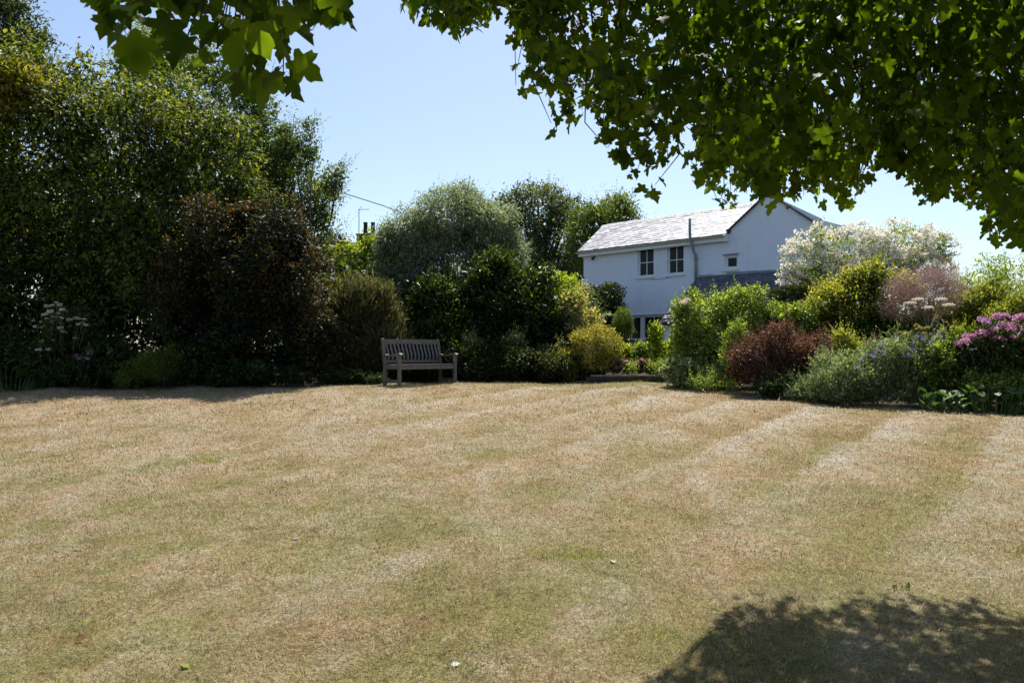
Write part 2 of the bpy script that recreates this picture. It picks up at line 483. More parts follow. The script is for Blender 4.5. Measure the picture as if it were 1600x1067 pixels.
def crown_points(LB, n, clump=12, cr=0.2, fill=0.2, shell=(0.72, 1.04), gap=0.0):
    """returns centres and outward normals of leaves: clumps over the lobes' skins plus filling"""
    area = (LB[:, 3] * LB[:, 4] + LB[:, 4] * LB[:, 5] + LB[:, 3] * LB[:, 5])
    pr = area / area.sum()
    nf = int(n * fill); nc = max(3, (n - nf) // clump)
    li = rng.choice(len(LB), nc, p=pr)
    d = unit(rng.normal(size=(nc, 3)))
    r = rng.uniform(shell[0], shell[1], nc) * (1 + 0.10 * np.sin(d[:, 0] * 7 + li) * np.sin(d[:, 2] * 6 + 2 * li))
    c = LB[li, :3] + d * r[:, None] * LB[li, 3:]
    # drop clumps that lie deep inside another lobe
    q = (c[:, None, :] - LB[None, :, :3]) / LB[None, :, 3:]
    rr = np.linalg.norm(q, axis=2).min(1)
    keep = (rr > 0.62) | (rng.uniform(size=nc) < 0.3)
    if gap > 0:
        h = np.sin(c[:, 0] * 2.3 / cr * .5 + li) * np.sin(c[:, 2] * 2.9 / cr * .5) * np.sin(c[:, 1] * 2.1 / cr * .5)
        keep &= h > -1 + gap
    c, d, li = c[keep], d[keep], li[keep]
    nrm = unit(d / LB[li, 3:])
    C = np.repeat(c, clump, 0); Nn = np.repeat(nrm, clump, 0)
    C = C + rng.normal(size=C.shape) * cr * np.array([1, 1, 0.75]) * 0.6
    fi = rng.choice(len(LB), nf, p=pr)
    fd = unit(rng.normal(size=(nf, 3)))
    fc = LB[fi, :3] + fd * (rng.uniform(0.2, 0.85, nf) ** 0.6)[:, None] * LB[fi, 3:]
    return np.concatenate([C, fc]), np.concatenate([Nn, fd]), np.concatenate([np.zeros(len(C)), np.ones(nf)])

def foliage_mesh(name, LB, n, L, wr, mat, tmpl=T_DIAMOND, clump=12, cr=0.2, fill=0.2, shell=(0.72, 1.04), gap=0.0,
                 up=0.3, out=0.7, jit=0.7, droop=0.0, shoots=0, shoot_len=0.5, shoot_dir=(0, 0, 1), tipred=None, origin=(0, 0, 0)):
    C, Nn, isf = crown_points(LB, n, clump, cr, fill, shell, gap)
    A = Nn * out + rng.normal(size=C.shape) * jit + np.array([0, 0, up - droop])
    LN = Nn * 0.5 + np.array([0, 0, 0.9]) + rng.normal(size=C.shape) * 0.55
    Ls = L * rng.lognormal(0, 0.22, len(C)) * (1 + 0.5 * isf)
    R = rng.uniform(0, 1, len(C))
    if shoots:
        top = LB[rng.choice(len(LB), shoots, p=LB[:, 3] / LB[:, 3].sum())]
        d = unit(rng.normal(size=(shoots, 3)) * np.array([1, 1, .5]) + np.array([0, 0, 1.0]))
        b = top[:, :3] + d * top[:, 3:] * 0.95
        sd = unit(np.array(shoot_dir)[None] + rng.normal(size=(shoots, 3)) * 0.35 + d * .3)
        k = 16
        ln = shoot_len * rng.uniform(0.4, 1.2, shoots)
        t = np.tile(np.linspace(0, 1, k), shoots)
        bc = np.repeat(b, k, 0) + np.repeat(sd, k, 0) * (np.repeat(ln, k) * t)[:, None] + rng.normal(size=(shoots * k, 3)) * L * .25
        C = np.concatenate([C, bc]); Nn = np.concatenate([Nn, np.repeat(sd, k, 0)])
        A = np.concatenate([A, np.repeat(sd, k, 0) * 0.9 + rng.normal(size=(shoots * k, 3)) * .6])
        LN = np.concatenate([LN, np.array([0, 0, .6]) + rng.normal(size=(shoots * k, 3))])
        Ls = np.concatenate([Ls, L * rng.uniform(.6, 1.0, shoots * k) * (1.1 - .5 * t)]); R = np.concatenate([R, rng.uniform(.3, 1, shoots * k)])
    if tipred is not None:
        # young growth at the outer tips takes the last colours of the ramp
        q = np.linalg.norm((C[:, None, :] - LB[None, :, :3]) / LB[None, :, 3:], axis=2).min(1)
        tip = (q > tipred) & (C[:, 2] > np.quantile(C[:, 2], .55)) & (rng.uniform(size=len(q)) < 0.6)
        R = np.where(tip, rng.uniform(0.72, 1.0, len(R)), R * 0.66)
    ok = C[:, 2] > gz(C[:, 0], C[:, 1]) + 0.03
    C, A, LN, Ls, R = C[ok], A[ok], LN[ok], Ls[ok], R[ok]
    V, Fc, per = leaf_arrays(C, A, LN, Ls, Ls * wr * rng.uniform(0.8, 1.2, len(C)), tmpl)
    return np_mesh(name, V - np.array(origin)[None], Fc, mat, np.repeat(R, per))

def trunk_mesh(base, LB, r0, origin, mat=M_BARK, limbs=5, name='trunk'):
    """tapered trunk with limbs reaching into the lobes"""
    mb = MB(); base = np.array(base, float)
    c = LB[:, :3].mean(0)
    H = c[2] - base[2]
    fork = base + (c - base) * 0.45; fork[2] = base[2] + H * 0.45
    p = [base - [0, 0, .1], base + (fork - base) * .12, base + (fork - base) * .5 + rng.normal(size=3) * .04 * H * np.array([1, 1, .2]), fork, c]
    mb.tube([v - origin for v in p], [r0 * 1.5, r0 * 1.1, r0 * .85, r0 * .7, r0 * .25], 9)
    for i in rng.permutation(len(LB))[:limbs]:
        e = LB[i, :3] + np.array([0, 0, LB[i, 5] * .4]); s = base + (fork - base) * rng.uniform(.6, 1.0)
        m1 = s + (e - s) * .4 + np.array([0, 0, .08 * H]) + rng.normal(size=3) * .03 * H
        mb.tube([v - origin for v in (s, m1, e)], [r0 * .5, r0 * .33, r0 * .1], 6)
        for _ in range(3):
            e2 = LB[i, :3] + unit(rng.normal(size=3)) * LB[i, 3:] * .8
            mb.tube([v - origin for v in (m1, (m1 + e2) / 2 + rng.normal(size=3) * .05, e2)], [r0 * .22, r0 * .14, r0 * .05], 5)
    return mb.mesh(name, mat, True)

def plant(name, label, cat, Y, lobes, n, L, wr, mat, tmpl=T_DIAMOND, trunk=0.05, group=None, tree=False, base=None, limbs=5, bark=M_BARK, lump=6, prot=(.15, .85), **kw):
    LB = lobes_world(lobes, Y, lump, prot)
    L0 = lobes_world(lobes, Y)
    bx = float(np.average(LB[:, 0], weights=LB[:, 3])) if base is None else (base - 800) / F * Y
    o = np.array([bx, Y, float(gz(bx, Y))])
    root = empty(name, o, label, cat, group)
    root['h'] = 0.0; del root['h']
    add_obj('crown' if tree else 'foliage', foliage_mesh('crown' if tree else 'foliage', LB, n, L, wr, mat, tmpl, origin=o, **kw), root)
    if trunk:
        nm = 'trunk' if tree else 'stem'
        add_obj(nm, trunk_mesh(o, L0, trunk, o, bark, limbs, nm), root)
    return root, L0, o

# ------------------------------------------------------------------ white house
def wall_mat():
    m = NT('white_render')
    n = m.noise(2.2, 5.0, 0.65)
    pos = m.pos()
    mp = m.new('ShaderNodeMapping'); m.plug(pos, mp.inputs[0]); mp.inputs['Scale'].default_value = (3, 3, 0.35)
    streak = m.noise(2.0, 4.0, 0.7, mp.outputs[0])
    c = m.ramp(n, [(0.25, (0.80, 0.85, 0.91)), (0.7, (0.87, 0.90, 0.94))])
    c = m.mix(m.rng(streak, 0.56, 0.80, 0, 0.30), c, (0.55, 0.55, 0.52))
    m.plug(c, m.bsdf.inputs['Base Color'])
    m.bsdf.inputs['Roughness'].default_value = 0.85
    m.plug(m.bump(m.math('ADD', m.noise(3.5, 4.0), m.math('MULTIPLY', m.noise(40.0, 3.0), 0.3)), 0.5, 0.03), m.bsdf.inputs['Normal'])
    return m.m
def slate_mat(name, dk, lt, rough):
    m = NT(name)
    inf = m.new('ShaderNodeObjectInfo').outputs['Random']
    at = m.new('ShaderNodeAttribute', attribute_name='rnd').outputs['Fac']
    r = m.math('FRACT', m.math('ADD', inf, at))
    n = m.noise(7.0, 5.0, 0.7)
    f = m.math('ADD', m.math('MULTIPLY', r, 0.5), m.math('MULTIPLY', n, 0.5))
    c = m.ramp(f, [(0.25, dk), (0.72, lt)])
    c = m.mix(m.rng(m.noise(16.0, 4.0, 0.7), 0.60, 0.70, 0, 0.55), c, tuple(v * 0.45 for v in dk))
    m.plug(c, m.bsdf.inputs['Base Color'])
    m.bsdf.inputs['Roughness'].default_value = rough
    m.bsdf.inputs['Specular IOR Level'].default_value = 0.6
    m.plug(m.bump(m.noise(30.0, 4.0, 0.7), 0.5, 0.01), m.bsdf.inputs['Normal'])
    return m.m
M_WALL = wall_mat()
M_SLATE = slate_mat('lichened_slate', (0.25, 0.238, 0.247), (0.58, 0.56, 0.57), 0.44)
M_SLATE_D = slate_mat('dark_slate', (0.055, 0.058, 0.075), (0.12, 0.125, 0.15), 0.5)
M_WHITE = plain_mat('white_gloss_paint', (0.82, 0.83, 0.82), 0.35, 0.05, 4.0, 0.05)
M_GUTTER = plain_mat('grey_plastic', (0.27, 0.28, 0.30), 0.45, 0.12, 4.0, 0.05)
M_GUTTER_W = plain_mat('aged_cream_gutter', (0.62, 0.60, 0.54), 0.5, 0.15, 5.0, 0.05)
M_MORTAR = plain_mat('pale_ridge_mortar', (0.62, 0.60, 0.57), 0.8, 0.25, 6.0, 0.6, 20)
M_BLACK = plain_mat('black_iron', (0.02, 0.02, 0.022), 0.5, 0.1, 4.0, 0.0)
M_VERGE = plain_mat('verge_slate_edge', (0.075, 0.07, 0.075), 0.8, 0.3, 8.0, 0.3)
gm = NT('window_glass')
gm.bsdf.inputs['Base Color'].default_value = (0.018, 0.02, 0.02, 1)
gm.bsdf.inputs['Roughness'].default_value = 0.06
gm.bsdf.inputs['Specular IOR Level'].default_value = 0.14
gm.plug(gm.bump(gm.noise(1.6, 2.0), 0.06, 0.05), gm.bsdf.inputs['Normal'])
M_GLASS = gm.m

HA = math.atan2(-0.71, 0.70)
house = empty('white_house', (3.24, 36.0, 1.12), 'white two storey house with pale slate roof and grey pipe', 'house', rz=HA)
EAVE, RIDGE, GAPEX, T0, T1, TA = 5.16, 6.32, 6.36, 7.36, 10.95, 8.98
WIN = [('window', 2.99, 3.82, 3.66, 4.86, 2, 2), ('window', 4.49, 5.29, 3.66, 4.84, 2, 2), ('small', 7.13, 7.72, 3.68, 4.22, 1, 1), ('door', 2.05, 4.33, 0.05, 2.03, 2, 2)]
def build_house():
    # front wall with real openings
    mb = MB()
    ts = sorted({0.0, T1} | {w[1] for w in WIN} | {w[2] for w in WIN})
    zs = sorted({-0.4, EAVE} | {w[3] for w in WIN} | {w[4] for w in WIN})
    dep = 0.16
    for i in range(len(ts)-1):
        for j in range(len(zs)-1):
            tm, zm = (ts[i]+ts[i+1])/2, (zs[j]+zs[j+1])/2
            if any(w[1] < tm < w[2] and w[3] < zm < w[4] for w in WIN): continue
            mb.add([(ts[i],0,zs[j]),(ts[i+1],0,zs[j]),(ts[i+1],0,zs[j+1]),(ts[i],0,zs[j+1])], [(0,1,2,3)])
    for w in WIN:   # reveals
        a, b, c, d = w[1:5]
        mb.add([(a,0,c),(b,0,c),(b,dep,c),(a,dep,c)], [(0,1,2,3)]); mb.add([(a,0,d),(b,0,d),(b,dep,d),(a,dep,d)], [(3,2,1,0)])
        mb.add([(a,0,c),(a,0,d),(a,dep,d),(a,dep,c)], [(3,2,1,0)]); mb.add([(b,0,c),(b,0,d),(b,dep,d),(b,dep,c)], [(0,1,2,3)])
    mb.add([(T0,0,EAVE),(T1,0,EAVE),(T1,0,EAVE+0.05),(TA,0,GAPEX-.02),(T0,0,EAVE+.05)], [(0,1,2,3,4)])
    # left end, back and right end
    mb.add([(0,0,-.4),(0,3.1,-.4),(0,3.1,EAVE),(0,1.55,RIDGE-.03),(0,0,EAVE)], [(0,4,3,2,1)])
    mb.add([(0,3.1,-.4),(T1,3.1,-.4),(T1,3.1,EAVE),(0,3.1,EAVE)], [(0,3,2,1)])
    mb.add([(T1,0,-.4),(T1,3.1,-.4),(T1,3.1,EAVE),(T1,0,EAVE)], [(0,1,2,3)])
    mb.build('wall', M_WALL, house)
    # main roof: boards below, slates on top
    sl = (RIDGE - EAVE) / 1.55
    rb = MB()
    rb.add([(-.16,-.22,EAVE-.22*sl-.03),(T0-.02,-.22,EAVE-.22*sl-.03),(8.2,1.55,RIDGE-.03),(-.16,1.55,RIDGE-.03),
            (-.16,-.22,EAVE-.22*sl+.02),(T0-.02,-.22,EAVE-.22*sl+.02),(8.2,1.55,RIDGE+.02),(-.16,1.55,RIDGE+.02)],
           [(0,3,2,1),(4,5,6,7),(0,1,5,4),(3,0,4,7)])
    rb.add([(-.16,1.55,RIDGE+.02),(8.2,1.55,RIDGE+.02),(T1,3.3,EAVE-.1),(-.16,3.3,EAVE-.1)], [(0,1,2,3)])
    rb.add([(8.2,1.55,RIDGE+.02),(T0+.3,.02,EAVE+.02),(T1,.02,EAVE-.05),(T1,3.3,EAVE-.1)], [(0,1,2),(0,2,3)])
    roof = rb.build('roof', M_VERGE, house)
    n = Vector((0, -sl, 1)).normalized(); up = Vector((0, 1, sl)).normalized()
    w, ex, ln = 0.30, 0.185, 0.36
    sb = MB().add([(-w/2+.004,0,0),(w/2-.004,0,0),(w/2-.004,ln,0),(-w/2+.004,ln,0),(-w/2+.006,.004,.012),(w/2-.006,0,.012),(w/2-.006,ln,.012),(-w/2+.006,ln,.012)],
                  [(0,3,2,1),(4,5,6,7),(0,1,5,4),(1,2,6,5),(2,3,7,6),(3,0,4,7)])
    sm = sb.mesh('slate', M_SLATE)
    rot = Matrix(((1,0,0),(0,up.y,n.y),(0,up.z,n.z)))
    base0 = Vector((0, -.24, EAVE - .24*sl + .025)); slope_len = (Vector((0,1.55,RIDGE)) - Vector((0,-.24,EAVE-.24*sl))).length
    k = 0; r = 0
    while r * ex < slope_len - .10:
        d = r * ex; yy = base0.y + up.y * d
        x = -.16 + (.15 if r % 2 == 0 else .30) - .0
        tmax = T0 + max(0, yy) * 1.02 - .05
        while x < tmax:
            o = bpy.data.objects.new('slate', sm); link(o, roof)
            jt = random.uniform(-.012, .012)
            p = base0 + up * (d + random.uniform(-.012, .012)) + n * (.012 + random.uniform(0, .008))
            tilt = Matrix.Rotation(random.uniform(.035, .075), 3, 'X') @ Matrix.Rotation(random.uniform(-.02, .02), 3, 'Z')
            o.matrix_local = Matrix.Translation((x + jt, p.y, p.z)) @ (rot @ Matrix.Rotation(0.0,3,'X') @ tilt.inverted()).to_4x4()
            x += w; k += 1
        r += 1
    # ridge tiles and pale mortar
    rt = MB()
    x = -.18
    while x < 7.9:
        z = RIDGE + random.uniform(.03, .045)
        rt.add([(x,1.55-.14,z-.08),(x+.43,1.55-.14,z-.08),(x+.43,1.55,z+.05),(x,1.55,z+.05),(x,1.55+.14,z-.08),(x+.43,1.55+.14,z-.08)], [(0,1,2,3),(3,2,5,4),(0,3,4),(1,5,2)])
        x += .45
    rt.build('ridge_tiles', M_MORTAR, house)
    # cross gable roof: two slopes, hipped at the back
    gs = (GAPEX - EAVE) / (TA - T0)
    g = MB(); ov = -.10; bk = 1.5
    for sgn, te in ((-1, T0 - .12), (1, T1 + .14)):
        ze = GAPEX - abs(TA - te) * gs
        g.add([(te,ov,ze),(TA,ov,GAPEX),(TA,.1,GAPEX),(te,.1,ze),(te,ov,ze+.07),(TA,ov,GAPEX+.07),(TA,.1,GAPEX+.07),(te,.1,ze+.07)],
              [(0,1,2,3),(4,7,6,5),(0,4,5,1),(3,2,6,7),(0,3,7,4)])
    g.add([(T0,.097,EAVE-.2),(T1,.097,EAVE-.2),(T1,.097,EAVE+.05),(TA,.097,GAPEX-.02),(T0,.097,EAVE+.05)], [(0,4,3,2,1)])
    g.build('gable_roof', M_VERGE, house)
    # fascia, soffit, gutter
    MB().box(-.14, T0-.1, -.215, -.19, EAVE-.40, EAVE-.205).build('fascia', M_WHITE, house)
    MB().box(-.14, T0-.1, -.188, -.003, EAVE-.36, EAVE-.33).build('soffit', M_WHITE, house)
    gt = MB(); prof = [(-.225-.055+.06*math.cos(a), EAVE-.20+.06*math.sin(a)) for a in np.linspace(math.pi, 2*math.pi, 7)]
    vs = [(x, y, z) for x in (-.2, T0-.06) for y, z in prof]
    gt.add(vs, [(i, i+1, 8+i, 7+i) for i in range(6)] + [tuple(range(7)), tuple(range(13, 6, -1))])
    gt.build('gutter', M_GUTTER_W, house)
    MB().box(T0-.16, T0-.02, -.24, -.02, EAVE-.42, EAVE-.12).build('eave_end', M_WHITE, house)
    # soil pipe: rises in front of the eave, set back to the wall below
    MB().tube([(5.82,-.38,EAVE+.62),(5.82,-.38,EAVE+.1),(5.82,-.36,EAVE-.18),(5.88,-.22,EAVE-.62),(5.90,-.085,EAVE-.85),(5.90,-.08,EAVE-1.2),(5.90,-.08,3.3)], .056, 10).build('soil_pipe', M_GUTTER, house, True)
    br = MB()
    for z in (EAVE-.95, EAVE-1.5): br.lathe([(.072,-.04),(.072,.04)], 10, (5.90,-.08,z))
    br.build('pipe_collar', M_GUTTER, house, True)
    # windows
    for kind, a, b, c, d, nc, nr in WIN:
        y0, y1 = .09, .15; fw = .07 if kind != 'door' else .085
        if kind == 'small': fw = .105
        f = MB()
        f.box(a, a+fw, y0, y1, c, d).box(b-fw, b, y0, y1, c, d).box(a+fw, b-fw, y0, y1, c, c+fw).box(a+fw, b-fw, y0, y1, d-fw, d)
        if kind == 'door':
            mid = (a+b)/2; f.box(mid-.11, mid+.11, y0-.004, y1, c+fw, d-fw)
            halves = [(a+fw, mid-.11), (mid+.11, b-fw)]
        else:
            halves = [(a+fw, b-fw)]
        nm = 'french_door' if kind == 'door' else 'window'
        wf = f.build(nm, M_WHITE, house)
        for h0, h1 in halves:
            bw = .034
            for i in range(nc):
                for j in range(nr):
                    pw, ph = (h1-h0)/nc, (d-c-2*fw)/nr
                    x0, x1 = h0+i*pw, h0+(i+1)*pw; z0, z1 = c+fw+j*ph, c+fw+(j+1)*ph
                    MB().box(x0+.004, x1-.004, .118, .126, z0+.004, z1-.004).build('pane', M_GLASS, wf)
            if nc > 1: MB().box((h0+h1)/2-bw/2, (h0+h1)/2+bw/2, .097, .147, c+fw, d-fw).build('glazing_bar', M_WHITE, wf)
            if nr > 1:
                zz = (c+d)/2 if kind != 'door' else c + (d-c)*.42
                zz = (c+d)/2
                MB().box(h0, h1, .100, .144, zz-bw/2, zz+bw/2).build('glazing_bar', M_WHITE, wf)
        if kind != 'door':
            MB().box(a-.07, b+.07, -.07, .088, c-.085, c-.006).build('sill', M_WHITE, wf)
        if kind == 'small':
            MB().box(a-.05, b+.05, -.05, -.004, d+.004, d+.05).build('drip_mould', M_GUTTER, wf)
        if kind == 'door':
            MB().box(a-.05, b+.05, -.035, -.003, d+.01, d+.06).build('drip_mould', M_WHITE, wf)
    # added black sheet behind the panes stands in for the unlit rooms
    MB().box(.2, T1-.2, .5, .55, -.3, EAVE).build('dark_backing', M_BLACK, house)
    # lean-to in front of the gable
    pz, run = 3.42, 2.7; ls = math.tan(math.radians(35))
    lw = MB()
    t0, t1 = 6.05, 11.6
    lw.add([(t0,-.002,-.4),(t0,-run+.25,-.4),(t0,-run+.25,pz-(run-.25)*ls-.06),(t0,-.002,pz-.06)], [(0,3,2,1)])
    lw.box(t0+.003, t1, -run+.25, -run+.45, -.4, pz-(run-.25)*ls-.08)
    lw.build('lean_to_wall', M_WALL, house)
    lr = MB()
    lr.add([(t0-.14,-run,pz-run*ls-.06),(t1+.1,-run,pz-run*ls-.06),(t1+.1,-.004,pz-.06),(t0-.14,-.004,pz-.06),
            (t0-.14,-run,pz-run*ls),(t1+.1,-run,pz-run*ls),(t1+.1,-.004,pz),(t0-.14,-.004,pz)], [(0,3,2,1),(4,5,6,7),(0,1,5,4),(1,2,6,5),(3,0,4,7)])
    lroof = lr.build('lean_to_roof', M_VERGE, house)
    Vs, Fs, Rs = [], [], []; b = 0
    c35, s35 = math.cos(math.radians(35)), math.sin(math.radians(35))
    slen = run / c35
    box = np.array([(-.5,0,0),(.5,0,0),(.5,1,0),(-.5,1,0),(-.5,0,1),(.5,0,1),(.5,1,1),(-.5,1,1)], float)
    bf = np.array([(0,3,2,1),(4,5,6,7),(0,1,5,4),(1,2,6,5),(2,3,7,6),(3,0,4,7)])
    r = 0
    while r * .2 < slen - .08:
        x = t0 - .12 + (.13 if r % 2 else .26)
        while x < t1 + .1:
            q = box * np.array([.25, min(.36, slen - r*.2), .012])
            d = r*.2 + q[:, 1] + random.uniform(-.01, .01); h = .012 + q[:, 2] + (.36 - q[:, 1]) * .05 + random.uniform(0, .006)
            V = np.stack([x + q[:, 0] + random.uniform(-.006,.006), -run + d*c35 - h*s35 - .004, pz - run*ls + d*s35 + h*c35], -1)
            Vs.append(V); Fs.append(bf + b); b += 8; Rs += [random.random()] * 6
            x += .26
        r += 1
    so = add_obj('slates', np_mesh('slates', np.concatenate(Vs), np.concatenate(Fs), M_SLATE_D, np.array(Rs)), lroof)
    so['kind'] = 'stuff'
    fl = MB(); x = t0 - .05
    while x < t1:
        fl.box(x, x + .62, -.035, -.006, pz - .02, pz + random.uniform(.07, .13)); x += .625
    fl.build('lead_flashing', M_GUTTER, lroof)
    # cable bracket with two insulators near the far corner
    ib = MB(); ib.box(.60, .63, -.09, -.002, 4.62, 4.92); ib.build('cable_bracket', M_BLACK, house)
    for z in (4.82, 4.62):
        MB().lathe([(.01,-.05),(.05,-.045),(.06,0),(.045,.05),(.015,.06)], 10, (.615,-.13,z)).build('insulator', M_BLACK, house, True)
    MB().tube([(.615,-.13,4.84),(.30,-.16,4.90),(-.2,-.22,4.98)], .012, 5).build('service_cable', M_BLACK, house)
    MB().tube([(.615,-.13,4.84),(.52,-.15,5.02),(.50,-.2,EAVE-.3)], .011, 5).build('service_cable', M_BLACK, house)
    MB().tube([(3.7,-.03,3.52),(4.1,-.02,3.50),(4.6,-.03,3.55)], .008, 5).build('service_cable', M_GUTTER, house)
build_house()

# neighbouring roof, chimney and aerial seen over the shrubs
def build_neighbour():
    Y = 46.0
    c = P(566, 372, Y)
    root = empty('neighbour_house', (c[0], Y, 1.15), 'far rooftop with dark chimney pots and a television aerial', 'house')
    zr = c[2] - 1.15
    mb = MB(); mb.box(-4.2, 1.6, -2.2, 2.2, -.3, zr - 1.9); mb.build('wall', M_WALL, root)
    MB().add([(-4.4,-2.5,zr-2.1),(1.8,-2.5,zr-2.1),(1.8,0,zr-.25),(-4.4,0,zr-.25),(-4.4,2.5,zr-2.1),(1.8,2.5,zr-2.1)], [(0,1,2,3),(3,2,5,4),(0,3,4),(1,5,2),(0,4,5,1)]).build('roof', M_SLATE_D, root)
    MB().box(-.25, .75, -.35, .35, zr-.9, zr+.12).box(-.3, .8, -.4, .4, zr+.12, zr+.2).build('chimney', M_VERGE, root)
    for x in (.19, .62):
        MB().lathe([(.15,.0),(.13,.1),(.11,.62),(.13,.64),(.13,.70),(.09,.70)], 12, (x,0,zr+.2)).build('chimney_pot', M_BLACK if x < .3 else M_VERGE, root, True)
    a = MB(); top = 45/F*Y
    a.tube([(-.19,0,zr-.3),(-.19,0,zr+top)], .022, 6)
    a.tube([(-.19,0,zr+top-.03),(.42,0,zr+top)], .012, 5)
    for i in range(9): a.tube([(-.1+i*.06,-.2,zr+top-.02),(-.1+i*.06,.2,zr+top-.02)], .006, 4)
    a.tube([(-.2,0,zr+top-.1),(-.05,0,zr+top+.18)], .012, 5)
    a.build('aerial', M_GUTTER, root)
build_neighbour()
def cable(name, label, pts, r):
    o = MB().tube(pts, r, 5).build(name, M_BLACK)
    setp(o, label, 'cable')
q = [P(470, 290, 40), P(540, 303, 41), P(600, 322, 42), P(720, 372, 43), P(860, 436, 44)]
cable('overhead_cable', 'thin overhead cable sloping down across the sky beside the aerial', q, .028)
cable('overhead_cable', 'thin pale cable reaching the left corner of the house low down', [P(840, 449, 38.5), P(885, 444, 37.3), P(914.5, 438.5, 36.1)], .016)

# ------------------------------------------------------------------ wooden bench
def wood_mat():
    m = NT('weathered_teak')
    pos = m.new('ShaderNodeTexCoord').outputs['Object']
    n = m.noise(9.0, 5.0, 0.7, pos); g = m.noise(60.0, 3.0, 0.7, pos)
    f = m.math('ADD', m.math('MULTIPLY', n, 0.6), m.math('MULTIPLY', g, 0.4))
    m.plug(m.ramp(f, [(0.3, (0.085, 0.075, 0.066)), (0.55, (0.16, 0.147, 0.135)), (0.75, (0.25, 0.235, 0.22))]), m.bsdf.inputs['Base Color'])
    m.bsdf.inputs['Roughness'].default_value = 0.7
    m.plug(m.bump(g, 0.4, 0.004), m.bsdf.inputs['Normal'])
    return m.m
M_WOOD = wood_mat()
def build_bench():
    ang = math.radians(43); ca, sa = math.cos(ang), math.sin(ang)
    A = np.array([(622-800)/F*15.3, 15.3]); lx, ly = -.72, -.26
    ox, oy = A[0] - (lx*ca - ly*sa), A[1] - (lx*sa + ly*ca)
    root = empty('garden_bench', (ox, oy, float(gz(ox, oy)) - .012), 'grey weathered wooden garden bench on the lawn before dark shrubs', 'bench', rz=ang)
    X = (1,0,0); Yv = (0,1,0)
    for s in (-1, 1):
        x = s * .72
        MB().box(x-.03, x+.03, -.29, -.23, 0, .615).build('leg', M_WOOD, root)
        MB().sweep([(x,.24,0),(x,.24,.42),(x,.29,.70),(x,.335,.93),(x,.34,.955)], [(.06,.065),(.06,.065),(.06,.055),(.06,.05),(.03,.03)], X).build('back_post', M_WOOD, root)
        MB().sweep([(x,.275,.625),(x,.12,.60),(x,-.05,.605),(x,-.2,.635),(x,-.29,.637),(x,-.335,.615)], [(.055,.03),(.06,.03),(.062,.03),(.072,.032),(.078,.032),(.06,.02)], X).build('arm', M_WOOD, root)
        MB().box(x-.02, x+.02, -.229, .208, .33, .40).build('side_rail', M_WOOD, root)
        MB().box(x-.018, x+.018, -.229, .208, .075, .115).build('stretcher', M_WOOD, root)
    MB().box(-.689, .689, -.285, -.25, .325, .40).build('front_rail', M_WOOD, root)
    MB().box(-.689, .689, .215, .25, .33, .40).build('seat_back_rail', M_WOOD, root)
    MB().sweep([(-.69,.333,.885),(-.3,.333,.892),(.3,.333,.892),(.69,.333,.885)], (.036,.10), Yv).build('top_rail', M_WOOD, root)
    MB().box(-.689, .689, .232, .262, .455, .505).build('back_rail', M_WOOD, root)
    for i in range(6):
        y = -.265 + i*.088
        MB().sweep([(-.745 if 0 < i < 5 else -.688, y, .416 - .010*math.sin(i/5*math.pi)), (.745 if 0 < i < 5 else .688, y, .416 - .010*math.sin(i/5*math.pi))], (.066,.022), Yv).build('seat_slat', M_WOOD, root)
    sm = MB().sweep([(0,.250,.50),(0,.238,.56),(0,.245,.63),(0,.275,.70),(0,.308,.77),(0,.328,.845)], (.042,.016), X).mesh('back_slat', M_WOOD)
    for i in range(14):
        o = add_obj('back_slat', sm, root); o.location = (-.63 + i*1.26/13, 0, 0)
    root.scale = (.95, .97, .97)
    return root
build_bench()

# ------------------------------------------------------------------ low retaining wall of the terrace bed
def build_retaining():
    x0, x1, y = 1.62, 3.55, 16.48
    root = empty('retaining_wall', ((x0+x1)/2, y, float(gz(2.5, y))), 'low dark retaining wall holding the raised terrace bed', 'wall')
    m1 = plain_mat('dark_mossy_stone', (0.07, 0.062, 0.05), 0.9, 0.4, 8.0, 0.8, 25.0)
    m2 = plain_mat('worn_coping_stone', (0.24, 0.20, 0.16), 0.85, 0.3, 8.0, 0.6, 25.0)
    z0 = -.05
    for r, h in enumerate((.085, .085)):
        x = -(x1-x0)/2 - (.1 if r else 0)
        while x < (x1-x0)/2:
            w = random.uniform(.22, .34); yo = random.uniform(-.012, .012)
            MB().box(x+.006, x+w-.006, -.07+yo, .07, z0, z0+h-.008).build('stone', m1, root); x += w
        z0 += h
    x = -(x1-x0)/2
    while x < (x1-x0)/2:
        w = random.uniform(.36, .5)
        MB().box(x+.004, x+w-.004, -.095+random.uniform(-.008,.008), .09, z0, z0+.035).build('coping_stone', m2, root); x += w
    MB().box(-(x1-x0)/2, (x1-x0)/2, -.05, .10, -.1, z0-.012).build('wall_core', M_SOIL, root)
build_retaining()

# ------------------------------------------------------------------ leaf colours
L_CHERRY = leaf_mat('cherry_leaf', [(0.009,0.017,0.004),(0.020,0.035,0.007),(0.043,0.058,0.012),(0.072,0.083,0.019)], 0.38, lighter=1.5)
L_GOLDEN = leaf_mat('golden_leaf', [(0.06,0.08,0.012),(0.10,0.11,0.018),(0.17,0.15,0.03)], 0.4, (1.6,1.5,.5))
L_FAR = leaf_mat('dark_tree_leaf', [(0.012,0.022,0.009),(0.024,0.037,0.014),(0.047,0.064,0.021)], 0.28)
L_BEECH = leaf_mat('beech_leaf', [(0.019,0.038,0.012),(0.048,0.078,0.019),(0.102,0.132,0.036)], 0.36)
L_MAROON = leaf_mat('bronze_tipped_leaf', [(0.005,0.009,0.003),(0.008,0.016,0.005),(0.017,0.026,0.007),(0.032,0.035,0.009),(0.060,0.032,0.013),(0.068,0.045,0.018)], 0.28, (1.5,1.2,.5))
